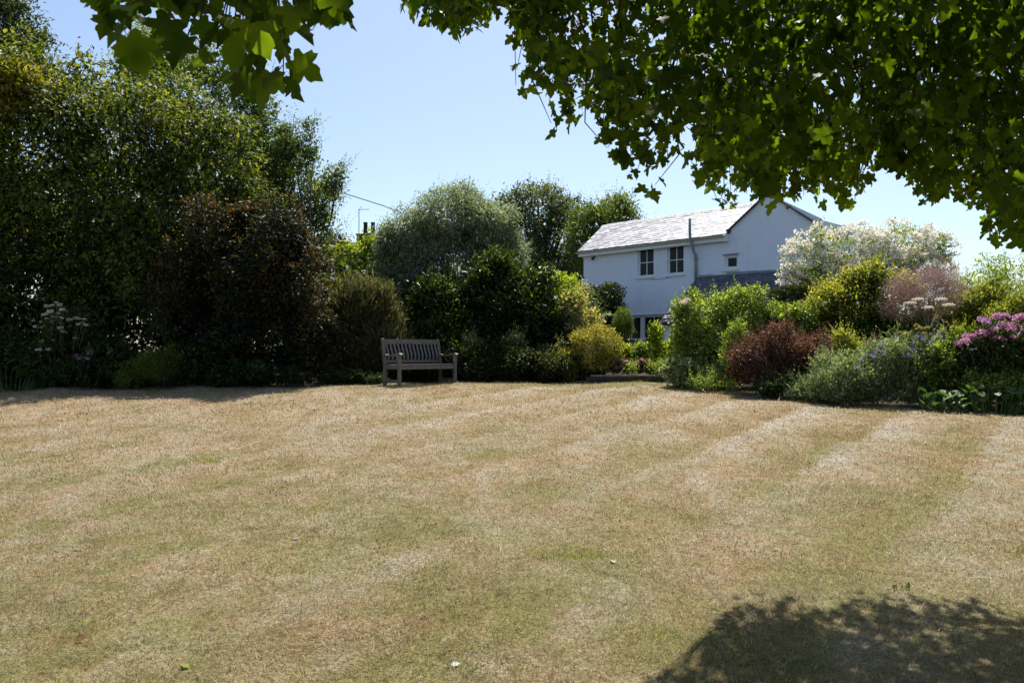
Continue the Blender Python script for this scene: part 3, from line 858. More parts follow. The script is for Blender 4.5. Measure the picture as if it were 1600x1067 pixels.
L_OLIVE = leaf_mat('olive_grey_leaf', [(0.030,0.038,0.015),(0.072,0.081,0.034),(0.145,0.145,0.072)], 0.3, (1.3,1.25,.7))
L_YELGRN = leaf_mat('yellow_green_leaf', [(0.054,0.089,0.012),(0.107,0.155,0.017),(0.202,0.238,0.030)], 0.42)
L_SILVER = leaf_mat('silver_leaf', [(0.128,0.163,0.091),(0.224,0.266,0.158),(0.382,0.420,0.254)], 0.34, (1.15,1.2,.8), rough=.5)
L_LAUREL = leaf_mat('laurel_leaf', [(0.006,0.014,0.004),(0.015,0.028,0.006),(0.039,0.059,0.011)], 0.30, (2.2,2.0,.5), rough=.4)
L_HOLM = leaf_mat('holm_oak_leaf', [(0.026,0.042,0.023),(0.052,0.073,0.039),(0.098,0.117,0.065)], 0.3)
L_LOW = leaf_mat('low_shrub_leaf', [(0.009,0.017,0.005),(0.020,0.032,0.009),(0.047,0.053,0.012)], 0.3)
L_SPIRAEA = leaf_mat('golden_spiraea_leaf', [(0.056,0.094,0.015),(0.125,0.156,0.025),(0.213,0.206,0.040),(0.250,0.206,0.062)], 0.38, (1.4,1.3,.5))
L_VARIEG = leaf_mat('variegated_leaf', [(0.060,0.090,0.030),(0.132,0.156,0.060),(0.288,0.240,0.156)], 0.35)
L_ROSE = leaf_mat('rose_leaf', [(0.043,0.076,0.020),(0.099,0.146,0.034),(0.184,0.230,0.062)], 0.36)
L_HEDGE = leaf_mat('yew_needle', [(0.007,0.014,0.006),(0.017,0.029,0.009),(0.060,0.085,0.017)], 0.2)
L_BERB = leaf_mat('copper_leaf', [(0.020,0.013,0.009),(0.040,0.020,0.014),(0.070,0.036,0.027),(0.11,0.066,0.052),(0.055,0.055,0.024)], 0.33, (1.7,1.0,.7))
L_GOLDSH = leaf_mat('golden_shrub_leaf', [(0.031,0.056,0.010),(0.081,0.112,0.018),(0.150,0.169,0.030),(0.237,0.225,0.050)], 0.4, (1.6,1.5,.5))
L_SMOKE = leaf_mat('smoke_bush_plume', [(0.14,0.085,0.075),(0.25,0.16,0.15),(0.36,0.25,0.24)], 0.4, (1.2,1.1,1.0), rough=.8, spec=.1)
L_BLOSSOM = leaf_mat('white_blossom', [(0.58,0.56,0.47),(0.72,0.70,0.64),(0.80,0.79,0.75)], 0.34, (1.1,1.05,.95), rough=.7, spec=.2)
L_GREYGRN = leaf_mat('grey_green_leaf', [(0.046,0.072,0.029),(0.111,0.143,0.065),(0.208,0.240,0.130)], 0.3, (1.4,1.4,.7))
L_LAVEN = leaf_mat('lavender_flower', [(0.20,0.15,0.32),(0.33,0.27,0.48),(0.48,0.42,0.62)], 0.3, (1.1,1.0,1.1), rough=.7)
L_BERG = leaf_mat('big_leathery_leaf', [(0.012,0.032,0.010),(0.024,0.052,0.015),(0.045,0.080,0.024)], 0.32, (1.9,1.9,.5), rough=.5)
L_DARK = leaf_mat('shade_plant_leaf', [(0.009,0.019,0.007),(0.019,0.036,0.010),(0.038,0.060,0.015)], 0.3)
L_MOUND = leaf_mat('soft_mound_leaf', [(0.030,0.066,0.012),(0.066,0.102,0.019),(0.120,0.144,0.034)], 0.35)
L_PINK = leaf_mat('pink_petal', [(0.46,0.17,0.32),(0.60,0.32,0.46),(0.68,0.48,0.58)], 0.3, (1.1,1.0,1.05), rough=.6)
L_MAUVE = leaf_mat('mauve_petal', [(0.45,0.20,0.45),(0.60,0.34,0.60)], 0.35, (1.1,1.0,1.1), rough=.6)
L_WHITE = leaf_mat('cream_petal', [(0.50,0.45,0.36),(0.66,0.60,0.52),(0.75,0.72,0.66)], 0.3, (1.1,1.05,.95), rough=.7)
L_PHLOMIS = leaf_mat('dull_yellow_whorl', [(0.20,0.18,0.05),(0.36,0.31,0.10),(0.50,0.44,0.22)], 0.3, (1.2,1.1,.7), rough=.7)
L_MAPLE = leaf_mat('maple_leaf', [(0.009,0.019,0.005),(0.015,0.029,0.007),(0.024,0.042,0.009)], 0.48, (7.8,7.0,.6), rough=.5, spec=.22, varscale=1.5, lighter=.2)
L_HEUCH = leaf_mat('heuchera_leaf', [(0.12,0.06,0.05),(0.24,0.14,0.12),(0.36,0.26,0.24)], 0.3, (1.2,1,1))

# ------------------------------------------------------------------ trees and shrubs, left side
plant('cherry_tree', 'broad leafy green tree filling the left side', 'tree', 17.5,
      [(50,235,150,125),(200,220,140,105),(320,270,105,105),(120,360,170,130),(290,380,130,100),(40,470,140,100),(200,480,150,90),(385,320,42,60),(110,150,90,45),(-120,350,160,200),(-100,500,150,110)],
      120000, .094, .47, L_CHERRY, tree=True, trunk=.17, limbs=8, cr=.2, clump=16, droop=.5, up=.1, fill=.34, shoots=120, shoot_len=.35)
plant('golden_tree', 'golden yellow foliage at the left edge high up', 'tree', 16.0,
      [(15,122,60,20,0,.7),(45,135,42,13,0,.5),(-20,140,60,26,0,.8),(-90,160,90,60)], 8000, .11, .4, L_GOLDEN, tree=True, trunk=.05, limbs=1, droop=.4, cr=.2, base=-90)
plant('tall_tree', 'dark tall tree in the top left corner behind the broad tree', 'tree', 26.0,
      [(10,50,55,40),(-30,10,65,60),(60,66,26,16),(-70,110,100,90),(30,110,60,40),(20,10,30,30)], 20000, .13, .42, L_FAR, tree=True, trunk=.25, cr=.35, shoots=60, shoot_len=.7)
plant('beech_tree', 'feathery beech tree rising behind the broad tree with long side sprays', 'tree', 24.0,
      [(290,150,70,75),(330,100,35,45),(375,190,50,60),(420,250,55,60),(462,305,52,55),(420,340,80,60),(498,318,30,32),(230,90,50,55),(360,280,80,80),(505,350,18,30)],
      42000, .095, .5, L_BEECH, tree=True, trunk=.26, limbs=8, cr=.3, gap=.35, shoots=150, shoot_len=1.0, shoot_dir=(.55,0,.7))
plant('beech_tree_spray', 'thin leafy side branches of a sapling reaching to the right over the bronze shrub', 'tree', 23.0,
      [(455,215,14,38),(486,220,9,30),(530,272,12,16),(512,290,14,16),(440,235,20,30),(478,250,14,18),(520,300,18,12)], 5200, .09, .45, L_BEECH, tree=True, trunk=.05, limbs=7, cr=.16, fill=.05, base=470, shoots=46, shoot_len=.75, shoot_dir=(.65,0,.8))
plant('boundary_hedge', 'dark overgrown hedge behind the left hand trees', 'hedge', 20.5,
      [(-420,470,220,150),(-150,450,200,150),(80,440,200,150),(270,430,180,120),(430,440,140,100),(590,520,110,70)], 38000, .18, .58, L_FAR, trunk=.1, cr=.35)
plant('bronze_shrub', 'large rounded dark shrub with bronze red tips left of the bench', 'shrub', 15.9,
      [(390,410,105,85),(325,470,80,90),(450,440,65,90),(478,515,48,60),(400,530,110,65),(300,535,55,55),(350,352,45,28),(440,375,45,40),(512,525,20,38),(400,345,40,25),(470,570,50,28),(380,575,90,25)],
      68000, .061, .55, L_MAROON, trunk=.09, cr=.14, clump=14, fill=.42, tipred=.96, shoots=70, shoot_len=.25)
plant('olive_shrub', 'feathery olive grey upright shrub behind the bench', 'shrub', 17.2,
      [(567,490,52,52),(600,530,30,50),(540,545,35,50),(580,560,45,40)], 24000, .13, .10, L_OLIVE, trunk=.05, cr=.16, up=1.2, out=.8, jit=.35, fill=.25, shoots=130, shoot_len=.3)
plant('lime_shrub', 'bright yellow green shrubs below the aerial', 'shrub', 24.0,
      [(552,412,42,32),(585,398,26,32),(525,428,28,25),(560,440,50,30)], 11000, .10, .5, L_YELGRN, trunk=.06, cr=.2, shoots=25, shoot_len=.5)
plant('purple_shrub', 'thin purplish shrub showing beside the aerial', 'shrub', 25.0,
      [(508,392,22,22),(530,385,18,14),(505,410,30,25)], 3000, .09, .5, L_MAROON, trunk=.05, cr=.25, fill=.05, gap=.3, shoots=26, shoot_len=.9)
plant('back_hedge', 'dark mixed hedge behind the silver tree', 'hedge', 25.5,
      [(520,500,90,75),(650,500,110,75),(780,500,110,75),(885,505,60,55)], 13000, .14, .5, L_FAR, trunk=.08, cr=.35)
plant('silver_pear_tree', 'round silvery grey weeping tree behind the bench', 'tree', 20.0,
      [(640,375,52,58),(700,338,72,54),(760,362,58,50),(795,405,34,55),(640,440,55,50),(700,425,80,65),(770,440,55,60),(612,405,28,55),(680,480,80,50)],
      92000, .088, .27, L_SILVER, tree=True, trunk=.13, limbs=8, cr=.15, clump=16, droop=.6, up=.1, out=.6, fill=.28, lump=5, prot=(.65, .95), shoots=110, shoot_len=.4)
plant('yellow_dome_shrub', 'smooth domed yellow green shrub beside the laurel', 'shrub', 20.5,
      [(862,470,48,44),(850,490,50,45)], 15000, .065, .55, L_YELGRN, lump=0, tmpl=T_OVAL, trunk=.05, cr=.1, shell=(.85,1.02))
plant('laurel_bush', 'big dark glossy evergreen behind and right of the bench', 'shrub', 18.2,
      [(690,490,70,60),(780,470,75,58),(838,500,50,62),(730,525,95,50),(825,448,38,32),(800,545,95,45),(660,540,50,45),(770,430,38,25),(870,540,45,40)],
      44000, .092, .40, L_LAUREL, tmpl=T_OVAL, trunk=.08, cr=.17, clump=10, up=.5, fill=.25)
plant('holm_oak', 'dark grey green round tree far behind the yellow dome', 'tree', 46.0,
      [(840,325,50,42),(872,378,42,55),(818,365,38,60),(885,345,28,35),(850,420,65,45),(795,330,22,35),(905,440,50,40)], 26000, .17, .45, L_HOLM, tree=True, trunk=.35, limbs=7, cr=.45, gap=.4, shoots=60, shoot_len=.8)
plant('distant_tree', 'loose grey green tree directly behind the far end of the house', 'tree', 43.0,
      [(938,352,42,36),(965,338,28,34),(915,390,40,48),(955,400,50,45),(985,345,14,22),(1015,372,18,14)], 22000, .15, .4, L_BEECH, tree=True, trunk=.3, limbs=6, cr=.4, gap=.3, shoots=90, shoot_len=1.3)
plant('wall_shrub', 'nearly black rounded evergreen against the white house wall', 'shrub', 33.0,
      [(942,470,31,29),(936,510,32,35),(952,495,24,42),(925,480,20,30)], 12000, .10, .5, L_HEDGE, tmpl=T_OVAL, trunk=.07, cr=.16, shell=(.8,1.03))

# clipped bush in a pot
def build_topiary():
    Y = 27.0; c = P(975, 533, Y); z0 = float(gz(c[0], Y))
    root = empty('plant_pot', (c[0], Y, z0), 'tall dark blue grey pot beside the french door', 'pot')
    mp = plain_mat('blue_grey_glaze', (0.055, 0.060, 0.075), 0.4, 0.25, 5.0, 0.1)
    top = c[2] - z0 + .06
    MB().lathe([(.20,0),(.24,.02),(.33,top*.55),(.35,top*.8),(.33,top*.93),(.37,top*.94),(.37,top),(.33,top),(.30,top-.06)], 28).build('pot_body', mp, root, True)
    MB().lathe([(.31,top-.08),(.31,top-.05)], 20).build('compost', M_SOIL, root)
    plant('clipped_bush', 'small egg shaped clipped evergreen growing in the dark pot', 'shrub', Y, [(973,503,14.5,22),(974,515,15,16)], 9000, .04, .4, L_MOUND, lump=0, trunk=0, cr=.05, shell=(.88,1.02), up=.6)
build_topiary()

low = [((742,566,46,30),(715,575,35,24)), ((800,566,44,30),(790,580,35,20)), ((862,572,42,28),(845,582,35,18)), ((690,580,26,20),(672,585,20,16)), ((640,582,40,22),(600,582,40,20)), ((910,580,30,20),(935,590,14,10))]
lab = ['low dark leafy shrub directly right of the bench', 'low dark leafy shrub below the laurel, midway from bench to golden spiraea', 'low dark leafy shrub touching the golden spiraea on its left',
       'small dark plant behind the right leg of the bench', 'dark ground plants directly behind the bench seat', 'dark low plant at the left end of the retaining wall']
for lb, tx in zip(low, lab):
    plant('low_shrub', tx, 'shrub', 16.95, list(lb), 6500, .06, .45, L_LOW, trunk=.02, group='low shrubs along the bed behind the bench', cr=.1, shoots=20, shoot_len=.15)
plant('pale_spires', 'pale yellow green leaf spires rising right of the bench', 'plant', 17.2, [(738,540,14,14),(805,536,20,14),(872,548,8,14)], 900, .06, .4, L_VARIEG, trunk=.01, cr=.12, fill=.05, shoots=34, shoot_len=.3)
plant('golden_spiraea', 'golden yellow mounded shrub left of the house door', 'shrub', 17.0,
      [(925,545,40,27),(948,540,26,26),(900,565,32,24),(930,572,38,20),(895,580,30,18)], 20000, .045, .42, L_SPIRAEA, trunk=.025, cr=.08, up=.6, shoots=90, shoot_len=.14)
plant('variegated_shrub', 'pale pink and green shrub above the golden spiraea', 'shrub', 18.0, [(893,492,24,28),(922,508,18,18),(905,520,30,22)], 5500, .075, .45, L_VARIEG, trunk=.03, cr=.13, shoots=20, shoot_len=.2)
plant('pinkish_climber', 'pinkish leaved shrub in front of the far house corner', 'shrub', 31.0, [(913,458,9,14),(910,475,12,16)], 1200, .09, .5, L_VARIEG, trunk=.04, cr=.2)
for lb, tx, mt, n in [([(978,556,14,14),(968,566,12,10)], 'small yellow green plant left on the terrace wall', L_YELGRN, 2500),
                      ([(1003,552,16,16),(990,560,12,12)], 'soft green plant on the terrace bed under the door', L_ROSE, 2600),
                      ([(1023,528,7,20),(1030,560,15,16)], 'upright leafy plant in front of the french door', L_YELGRN, 3200),
                      ([(1050,555,20,24),(1042,572,18,14)], 'bright green bushy plant at the right end of the terrace wall', L_YELGRN, 3600)]:
    plant('terrace_plant', tx, 'plant', 17.4, lb, n, .055, .5, mt, trunk=.012, group='plants on the terrace bed', cr=.09, shoots=10, shoot_len=.15)
for lb, tx in [([(972,573,22,6)], 'low purple pink leaved plant on the left of the terrace edge'), ([(1008,573,15,6)], 'low purple pink leaved plant under the door on the terrace edge')]:
    plant('heuchera', tx, 'plant', 16.9, lb, 900, .06, .8, L_HEUCH, tmpl=T_ROUND, trunk=0, group='heucheras on the terrace wall', cr=.06, up=.3)

# ------------------------------------------------------------------ right side
rose, _, ro = plant('rose_bush', 'tall light green rose bush with white blooms in front of the house', 'shrub', 15.8,
      [(1100,492,48,32),(1160,490,50,36),(1085,540,36,40),(1130,540,58,42),(1195,498,26,24),(1066,510,16,26),(1078,472,14,11),(1064,545,18,32),(1150,462,18,12),(1100,575,50,26)],
      24000, .052, .58, L_ROSE, tmpl=T_OVAL, trunk=.03, limbs=8, cr=.11, gap=.3, shoots=170, shoot_len=.32)
plant('silvery_ground_plant', 'grey green leafy plant at the lawn corner below the rose', 'plant', 15.25, [(1072,585,32,20),(1110,595,32,14),(1085,600,28,10)], 4200, .07, .5, L_GREYGRN, tmpl=T_OVAL, trunk=.01, cr=.1)
plant('dark_shrub', 'dark green shrub between the rose and the copper shrub', 'shrub', 15.6, [(1135,570,32,38),(1150,595,30,20)], 5000, .055, .5, L_LOW, trunk=.02, cr=.1)
plant('viburnum', 'mid green leafy shrub below the clipped hedge', 'shrub', 15.9, [(1240,508,42,26),(1205,520,30,26),(1275,525,30,30)], 8000, .075, .5, L_ROSE, tmpl=T_OVAL, trunk=.03, cr=.13, shoots=30, shoot_len=.25)
def build_yew():
    Y = 20.0; a = P(1216, 455, Y); b = P(1330, 452, Y)
    root = empty('clipped_hedge', ((a[0]+b[0])/2, Y, float(gz(0, Y))), 'square clipped dark green hedge in front of the lean-to roof', 'hedge')
    o = np.array(root.location)
    n = 26000; w, d, h = b[0]-a[0], 1.2, a[2]-1.15
    f = rng.integers(0, 4, n); C = np.stack([rng.uniform(a[0], b[0], n), rng.uniform(Y-d/2, Y+d/2, n), rng.uniform(1.2, a[2], n)], -1); Nn = np.zeros((n, 3))
    C[f == 0, 2] = a[2]; Nn[f == 0, 2] = 1; C[f == 1, 1] = Y-d/2; Nn[f == 1, 1] = -1; C[f == 2, 0] = a[0]; Nn[f == 2, 0] = -1; Nn[f == 3, 2] = .5
    C += rng.normal(size=C.shape) * .03
    A = Nn + rng.normal(size=C.shape) * .5 + [0, 0, .3]; Ls = rng.uniform(.05, .11, n)
    V, Fc, per = leaf_arrays(C, A, rng.normal(size=C.shape), Ls, Ls * .3, T_DIAMOND)
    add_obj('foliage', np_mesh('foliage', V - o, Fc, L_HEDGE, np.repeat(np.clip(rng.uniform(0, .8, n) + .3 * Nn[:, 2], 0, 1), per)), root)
    mb = MB()
    for i in range(5): x = -w/2 + (i+.5)*w/5; mb.tube([(x,0,-.1),(x+.05,.05,h*.5),(x,0,h*.8)], [.06,.04,.02], 6)
    mb.build('stem', M_BARK, root)
build_yew()
plant('copper_shrub', 'copper red shrub beside the lawn right of the rose', 'shrub', 13.9,
      [(1180,558,36,40),(1230,550,46,36),(1272,562,28,38),(1215,582,62,26),(1250,580,45,28)], 26000, .042, .46, L_BERB, trunk=.02, limbs=8, cr=.08, clump=10, gap=.35, shoots=260, shoot_len=.3)
plant('small_dark_plant', 'low dark green plant at the foot of the copper shrub', 'plant', 13.35, [(1222,602,32,14),(1190,605,20,10)], 3000, .05, .5, L_DARK, trunk=.01, cr=.07)
plant('copper_sprig', 'small red leaved sprig before the dark centre of the golden shrub', 'plant', 13.3, [(1366,540,9,14),(1358,555,14,14)], 700, .045, .45, L_BERB, trunk=.008, cr=.07, shoots=10, shoot_len=.12)
plant('golden_shrub', 'large golden green shrub under the white blossom tree', 'shrub', 15.6,
      [(1330,480,58,50),(1385,455,50,36),(1296,535,26,50),(1360,540,75,55),(1425,530,65,55),(1350,437,32,24),(1300,470,28,25)], 40000, .06, .5, L_GOLDSH, trunk=.05, limbs=8, cr=.13, clump=14, up=.4, tipred=.95, shoots=260, shoot_len=.35)
plant('golden_bush', 'smaller yellow bush near the right edge under the green hedge', 'shrub', 15.2,
      [(1525,480,34,40),(1548,462,26,26),(1500,520,40,45),(1560,520,40,40)], 14000, .055, .5, L_GOLDSH, trunk=.03, cr=.11, shoots=40, shoot_len=.2)
plant('smoke_bush', 'dusky pink plumed smoke bush over the golden shrub', 'shrub', 14.6,
      [(1428,452,44,32),(1468,444,34,28),(1415,482,36,22),(1455,478,36,26),(1490,462,16,18)], 30000, .05, .09, L_SMOKE, tmpl=T_NEEDLE, trunk=.03, limbs=8, cr=.15, clump=26, gap=.3, jit=1.4, fill=.06, shoots=30, shoot_len=.2)

bt, BLB, bo = plant('white_blossom_tree', 'small tree covered in white blossom right of the house', 'tree', 21.0,
      [(1252,405,30,36),(1330,390,60,34),(1400,378,55,30),(1455,390,34,24),(1290,428,44,32),(1370,415,70,30),(1232,432,14,14),(1440,420,50,30),(1280,362,16,10),(1470,378,12,12)],
      12000, .06, .5, L_ROSE, tree=True, trunk=.08, limbs=9, cr=.14, gap=.2, base=1300, shoots=36, shoot_len=.35)
bl = foliage_mesh('blossom', BLB, 19000, .056, .85, L_BLOSSOM, T_OVAL, clump=34, cr=.10, fill=.0, shell=(.9, 1.08), gap=.42, out=.9, up=.5, origin=bo)
setp(add_obj('blossom', bl, bt), kind='stuff')
plant('right_hedge', 'tall loose green hedge at the right edge beyond the beds', 'hedge', 19.5,
      [(1545,445,45,34),(1600,435,50,40),(1565,490,80,45),(1680,440,80,60),(1500,470,40,35),(1760,450,90,80)], 26000, .07, .4, L_ROSE, trunk=.05, cr=.18, shoots=80, shoot_len=.5)

# head made of many small petals, shared by all the flowers of one plant
def petal_head(name, mat, r, flat, n, L, wr=.75):
    d = unit(rng.normal(size=(n, 3))); d[:, 2] = np.abs(d[:, 2]) * (1 if flat < .9 else 1) - (.0 if flat < .9 else .3)
    C = d * r * rng.uniform(.8, 1.0, n)[:, None] * np.array([1, 1, flat])
    A = d * .4 + rng.normal(size=(n, 3)) * .6
    V, Fc, per = leaf_arrays(C, A, d + rng.normal(size=(n, 3)) * .25, np.full(n, L), np.full(n, L * wr), T_OVAL)
    return np_mesh(name, V, Fc, mat, np.repeat(rng.uniform(0, 1, n), per))
def flowers(root, o, pts, Y, head, stem=True, name='flower_head', jy=.15, sc=(.8, 1.2)):
    mb = MB()
    for px, py in pts:
        yy = Y + rng.uniform(-jy, jy)
        p = P(px, py, yy) - o
        f = bpy.data.objects.new(name, head); link(f, root); f.location = [float(v) for v in p]
        s = rng.uniform(*sc); f.scale = (s, s, s); f.rotation_euler = (rng.uniform(-.3, .3), rng.uniform(-.3, .3), rng.uniform(0, 6))
        b = np.array([p[0] * .75, p[1] * .8, max(0.0, p[2] - .45)])
        mb.tube([b, (b + p) / 2 + [0.01, 0, .02], p - [0, 0, .005]], [.006, .005, .004], 4)
    if stem: mb.build('flower_stem', M_STEM, root)

flowers(rose, ro, [(1067, 474), (1074, 470)], 15.4, petal_head('flower_head', L_WHITE, .06, .7, 40, .05))
cat, _, co = plant('catmint', 'sprawling grey green plant with lavender flowers at the lawn edge', 'plant', 12.7,
      [(1300,598,36,24),(1350,590,42,38),(1395,582,40,48),(1425,598,40,34),(1375,562,32,34),(1435,565,28,36),(1285,610,26,18),(1330,616,50,13),(1410,618,60,14)], 32000, .045, .36, L_GREYGRN, trunk=.012, limbs=8, cr=.075, clump=12, gap=.2, shoots=260, shoot_len=.24)
n = 60
flowers(cat, co, list(zip(rng.uniform(1360, 1475, n) , 560 - 30 * rng.uniform(0, 1, n) ** 1.5 + 12 * rng.uniform(-1, 1, n))), 12.6, petal_head('flower_head', L_LAVEN, .022, 1.6, 26, .02), jy=.35)
flowers(cat, co, [(1352, 555), (1366, 558), (1345, 562), (1340, 575), (1380, 622), (1395, 618), (1408, 612)], 12.3, petal_head('flower_head', L_LAVEN, .022, 1.3, 26, .02), jy=.1)
plant('phlox_edge_plant', 'dark leafy filler between the lavender flowers and pink phlox', 'plant', 12.4, [(1465,590,34,36),(1480,560,28,34),(1520,600,70,24),(1590,605,60,26)], 13000, .055, .45, L_ROSE, trunk=.012, cr=.08, shoots=20, shoot_len=.15)
px_, _, po = plant('phlox', 'clump of pink flower heads at the right edge of the bed', 'plant', 12.3,
      [(1540,560,52,34),(1500,568,34,30),(1590,560,50,42),(1560,535,46,26),(1640,560,50,50)], 13000, .07, .36, L_DARK, trunk=.012, limbs=7, cr=.1, shoots=24, shoot_len=.15)
hd = petal_head('flower_head', L_PINK, .085, .62, 90, .04)
flowers(px_, po, [(1523,527),(1512,528),(1533,523),(1550,528),(1545,523),(1562,531),(1572,513),(1566,508),(1578,520),(1584,529),(1592,534),(1598,527),(1590,498),(1600,497),(1553,517),(1580,512),(1559,495),(1569,496),(1500,540),(1509,535),(1596,541),(1612,530),(1620,515),(1605,512),(1587,520)], 12.15, hd, jy=.2, sc=(.7, 1.15))
flowers(px_, po, [(1532,500), (1541,503)], 12.1, petal_head('flower_head', L_MAUVE, .05, .8, 40, .035))
ph, _, pho = plant('phlomis', 'tall stalks with dull yellow whorled heads between lavender and pink flowers', 'plant', 12.9, [(1430,545,34,22),(1480,545,26,24)], 2600, .08, .4, L_GREYGRN, trunk=.01, cr=.1)
flowers(ph, pho, [(1491,503),(1490,512),(1501,524),(1417,523),(1437,514),(1432,510),(1443,523),(1475,517),(1479,526),(1407,521),(1449,513),(1462,530)], 12.7, petal_head('flower_head', L_PHLOMIS, .036, .8, 50, .025))

def build_hogweed():
    Y = 13.2; b = P(1452, 560, Y); z0 = float(gz(b[0], Y)); o = np.array([b[0], Y, z0])
    root = empty('hogweed', o, 'tall bare umbellifer stalk with flat white heads before the smoke bush', 'plant')
    mb = MB(); j = P(1452, 515, Y) - o
    mb.tube([(0,0,-.05), tuple(j * .5 + [.01,0,0]), tuple(j)], [.018,.014,.011], 6)
    head = petal_head('flower_head', L_WHITE, .09, .22, 120, .03)
    for (px, py, dy) in [(1422,476,-.1),(1482,479,-.2),(1449,483,.1),(1434,470,.2),(1470,470,.25)]:
        p = P(px, py, Y + dy) - o
        mb.tube([j, j + (p - j) * .5 + [0, 0, -.02], p], [.008,.007,.005], 5)
        for k in range(14):
            a = rng.uniform(0, 6.28); q = p + [.07*math.cos(a), .07*math.sin(a), .025]
            mb.tube([p - (p - j) * .12, q], [.002, .002], 3)
        f = bpy.data.objects.new('flower_head', head); link(f, root); f.location = p + [0, 0, .02]; f.scale = (.9, .9, .9)
    mb.build('stem', M_STEM, root)
build_hogweed()

def big_leaf_plant(name, label, Y, cx, spread, top, n, L, mat, dY=.5, seed=1):
    """clump of large leaves, each on its own stalk"""
    b = P(cx, 600, Y); z0 = float(gz(b[0], Y)); o = np.array([b[0], Y, z0])
    root = empty(name, o, label, 'plant')
    r = np.random.default_rng(seed); mb = MB(); meshes = []
    for k in range(4):
        TV, TF = T_ROUND
        V, Fc, per = leaf_arrays(np.zeros((1, 3)), np.array([[1., 0, 0]]), np.array([[0, 0, 1.]]), np.array([1.]), np.array([.86]), T_ROUND)
        V[:, 2] += .10 * np.sin(V[:, 0] * 9 + k) * np.abs(V[:, 1]) - .25 * np.clip(V[:, 0] - .4, 0, 1) ** 2
        meshes.append(np_mesh('leaf', V, Fc, mat, np.full(len(Fc), [.15, .45, .7, .95][k]), True))
    for i in range(n):
        x = r.uniform(-1, 1) * spread / F * Y; y = r.uniform(-dY, dY)
        h = top * r.uniform(.10, 1.0) * (1 - .25 * abs(x) / (spread / F * Y + .01)); a = r.uniform(0, 6.28)
        f = bpy.data.objects.new('leaf', meshes[r.integers(0, 4)]); link(f, root)
        f.location = (x, y, h); s = L * r.uniform(.7, 1.2); f.scale = (s, s, s)
        f.rotation_euler = (r.uniform(-.5, .5), r.uniform(-1.1, .25), r.uniform(.2, 2.94) if r.random() < .6 else a)
        mb.tube([(x * .8, y * .8, -.03), (x * .9, y * .9, h * .5), (x, y, h)], [.008, .006, .004], 4)
    mb.build('leaf_stalk', M_STEM, root)
    return root, o
big_leaf_plant('bergenia', 'big leathery green leaves at the lawn edge below the pink phlox', 11.8, 1550, 110, .34, 260, .13, L_BERG, .35, 3)
big_leaf_plant('hosta', 'large dark leaves in the bed at the far left edge', 14.9, 15, 55, .55, 70, .2, L_DARK, .4, 4)

# loose plants that knit the border together
for lb, Y, n, L, mt, tx in [
    ([(1148,530,14,22),(1140,560,14,20)], 14.6, 2200, .05, L_ROSE, 'airy green stems between the rose and the copper shrub'),
    ([(1290,575,18,26),(1302,600,22,16)], 13.2, 2600, .05, L_GREYGRN, 'grey green stems between the copper shrub and the lavender flowers'),
    ([(1315,545,16,30),(1335,560,18,22)], 13.9, 2600, .055, L_GOLDSH, 'golden green sprays leaning over behind the lavender flowers'),
    ([(1500,545,18,22),(1520,555,20,16)], 12.6, 2000, .055, L_YELGRN, 'fresh green sprays left of the pink phlox'),
    ([(1560,500,20,20),(1590,490,22,18)], 13.4, 2400, .055, L_GOLDSH, 'yellow green sprays above the pink phlox'),
    ([(1100,600,34,10),(1130,606,24,9)], 14.7, 1800, .045, L_ROSE, 'low green leaves at the lawn edge left of the copper shrub'),
    ([(1250,612,24,9),(1275,618,22,9)], 13.0, 1500, .045, L_GREYGRN, 'low grey leaves at the lawn edge under the copper shrub'),
    ([(985,578,16,7),(1030,578,20,8)], 16.7, 1300, .045, L_ROSE, 'trailing green leaves over the terrace wall')]:
    plant('border_plant', tx, 'plant', Y, lb, n, L, .45, mt, trunk=.008, limbs=4, group='loose border plants', cr=.1, gap=.3, shoots=60, shoot_len=.3)

# ------------------------------------------------------------------ left bed
wf, _, wo = plant('white_hydrangea', 'shrub of flat cream white flower heads in the dark left bed', 'shrub', 15.1,
      [(98,535,34,42),(120,520,24,32),(85,560,36,30)], 5000, .075, .45, L_DARK, trunk=.015, limbs=6, cr=.13)
hp = [(88,473),(93,477),(82,477),(74,479),(97,484),(103,487),(78,487),(70,492),(91,490),(86,496),(96,497),(104,496),(109,500),(83,503),(92,506),(108,511),(73,498),(66,503),(57,511),(120,498),(131,499),(128,505),(122,507),(134,508),(115,522),(95,513),(88,511),(99,519),(79,517),(70,533),(77,532),(84,532),(65,534),(118,528),(76,546),(84,546),(60,547)]
flowers(wf, wo, hp, 14.85, petal_head('flower_head', L_WHITE, .062, .5, 60, .032), jy=.25, sc=(.45, .85))
plant('dark_leaf_shrub', 'dark broad leaved plant right of the white flowers', 'plant', 15.3, [(175,560,45,32),(205,575,40,26),(150,575,30,25)], 5000, .11, .42, L_DARK, tmpl=T_OVAL, trunk=.015, cr=.15, droop=.3)
mg, _, mo = plant('magenta_flower_plant', 'low plant with magenta flowers below the white flowers', 'plant', 14.9, [(125,578,34,22),(95,590,35,16)], 3600, .06, .5, L_DARK, trunk=.01, cr=.1)
flowers(mg, mo, [(120,556),(126,561),(141,552),(146,556),(138,561),(132,560),(144,549)], 14.75, petal_head('flower_head', L_PINK, .05, .6, 45, .035), sc=(.7, 1.1))
plant('shade_plant', 'dark leafy plant in the corner of the bed at the far left edge', 'plant', 15.4, [(-40,550,60,48),(25,560,50,38),(50,585,40,20)], 7000, .09, .45, L_DARK, tmpl=T_OVAL, trunk=.015, cr=.14)
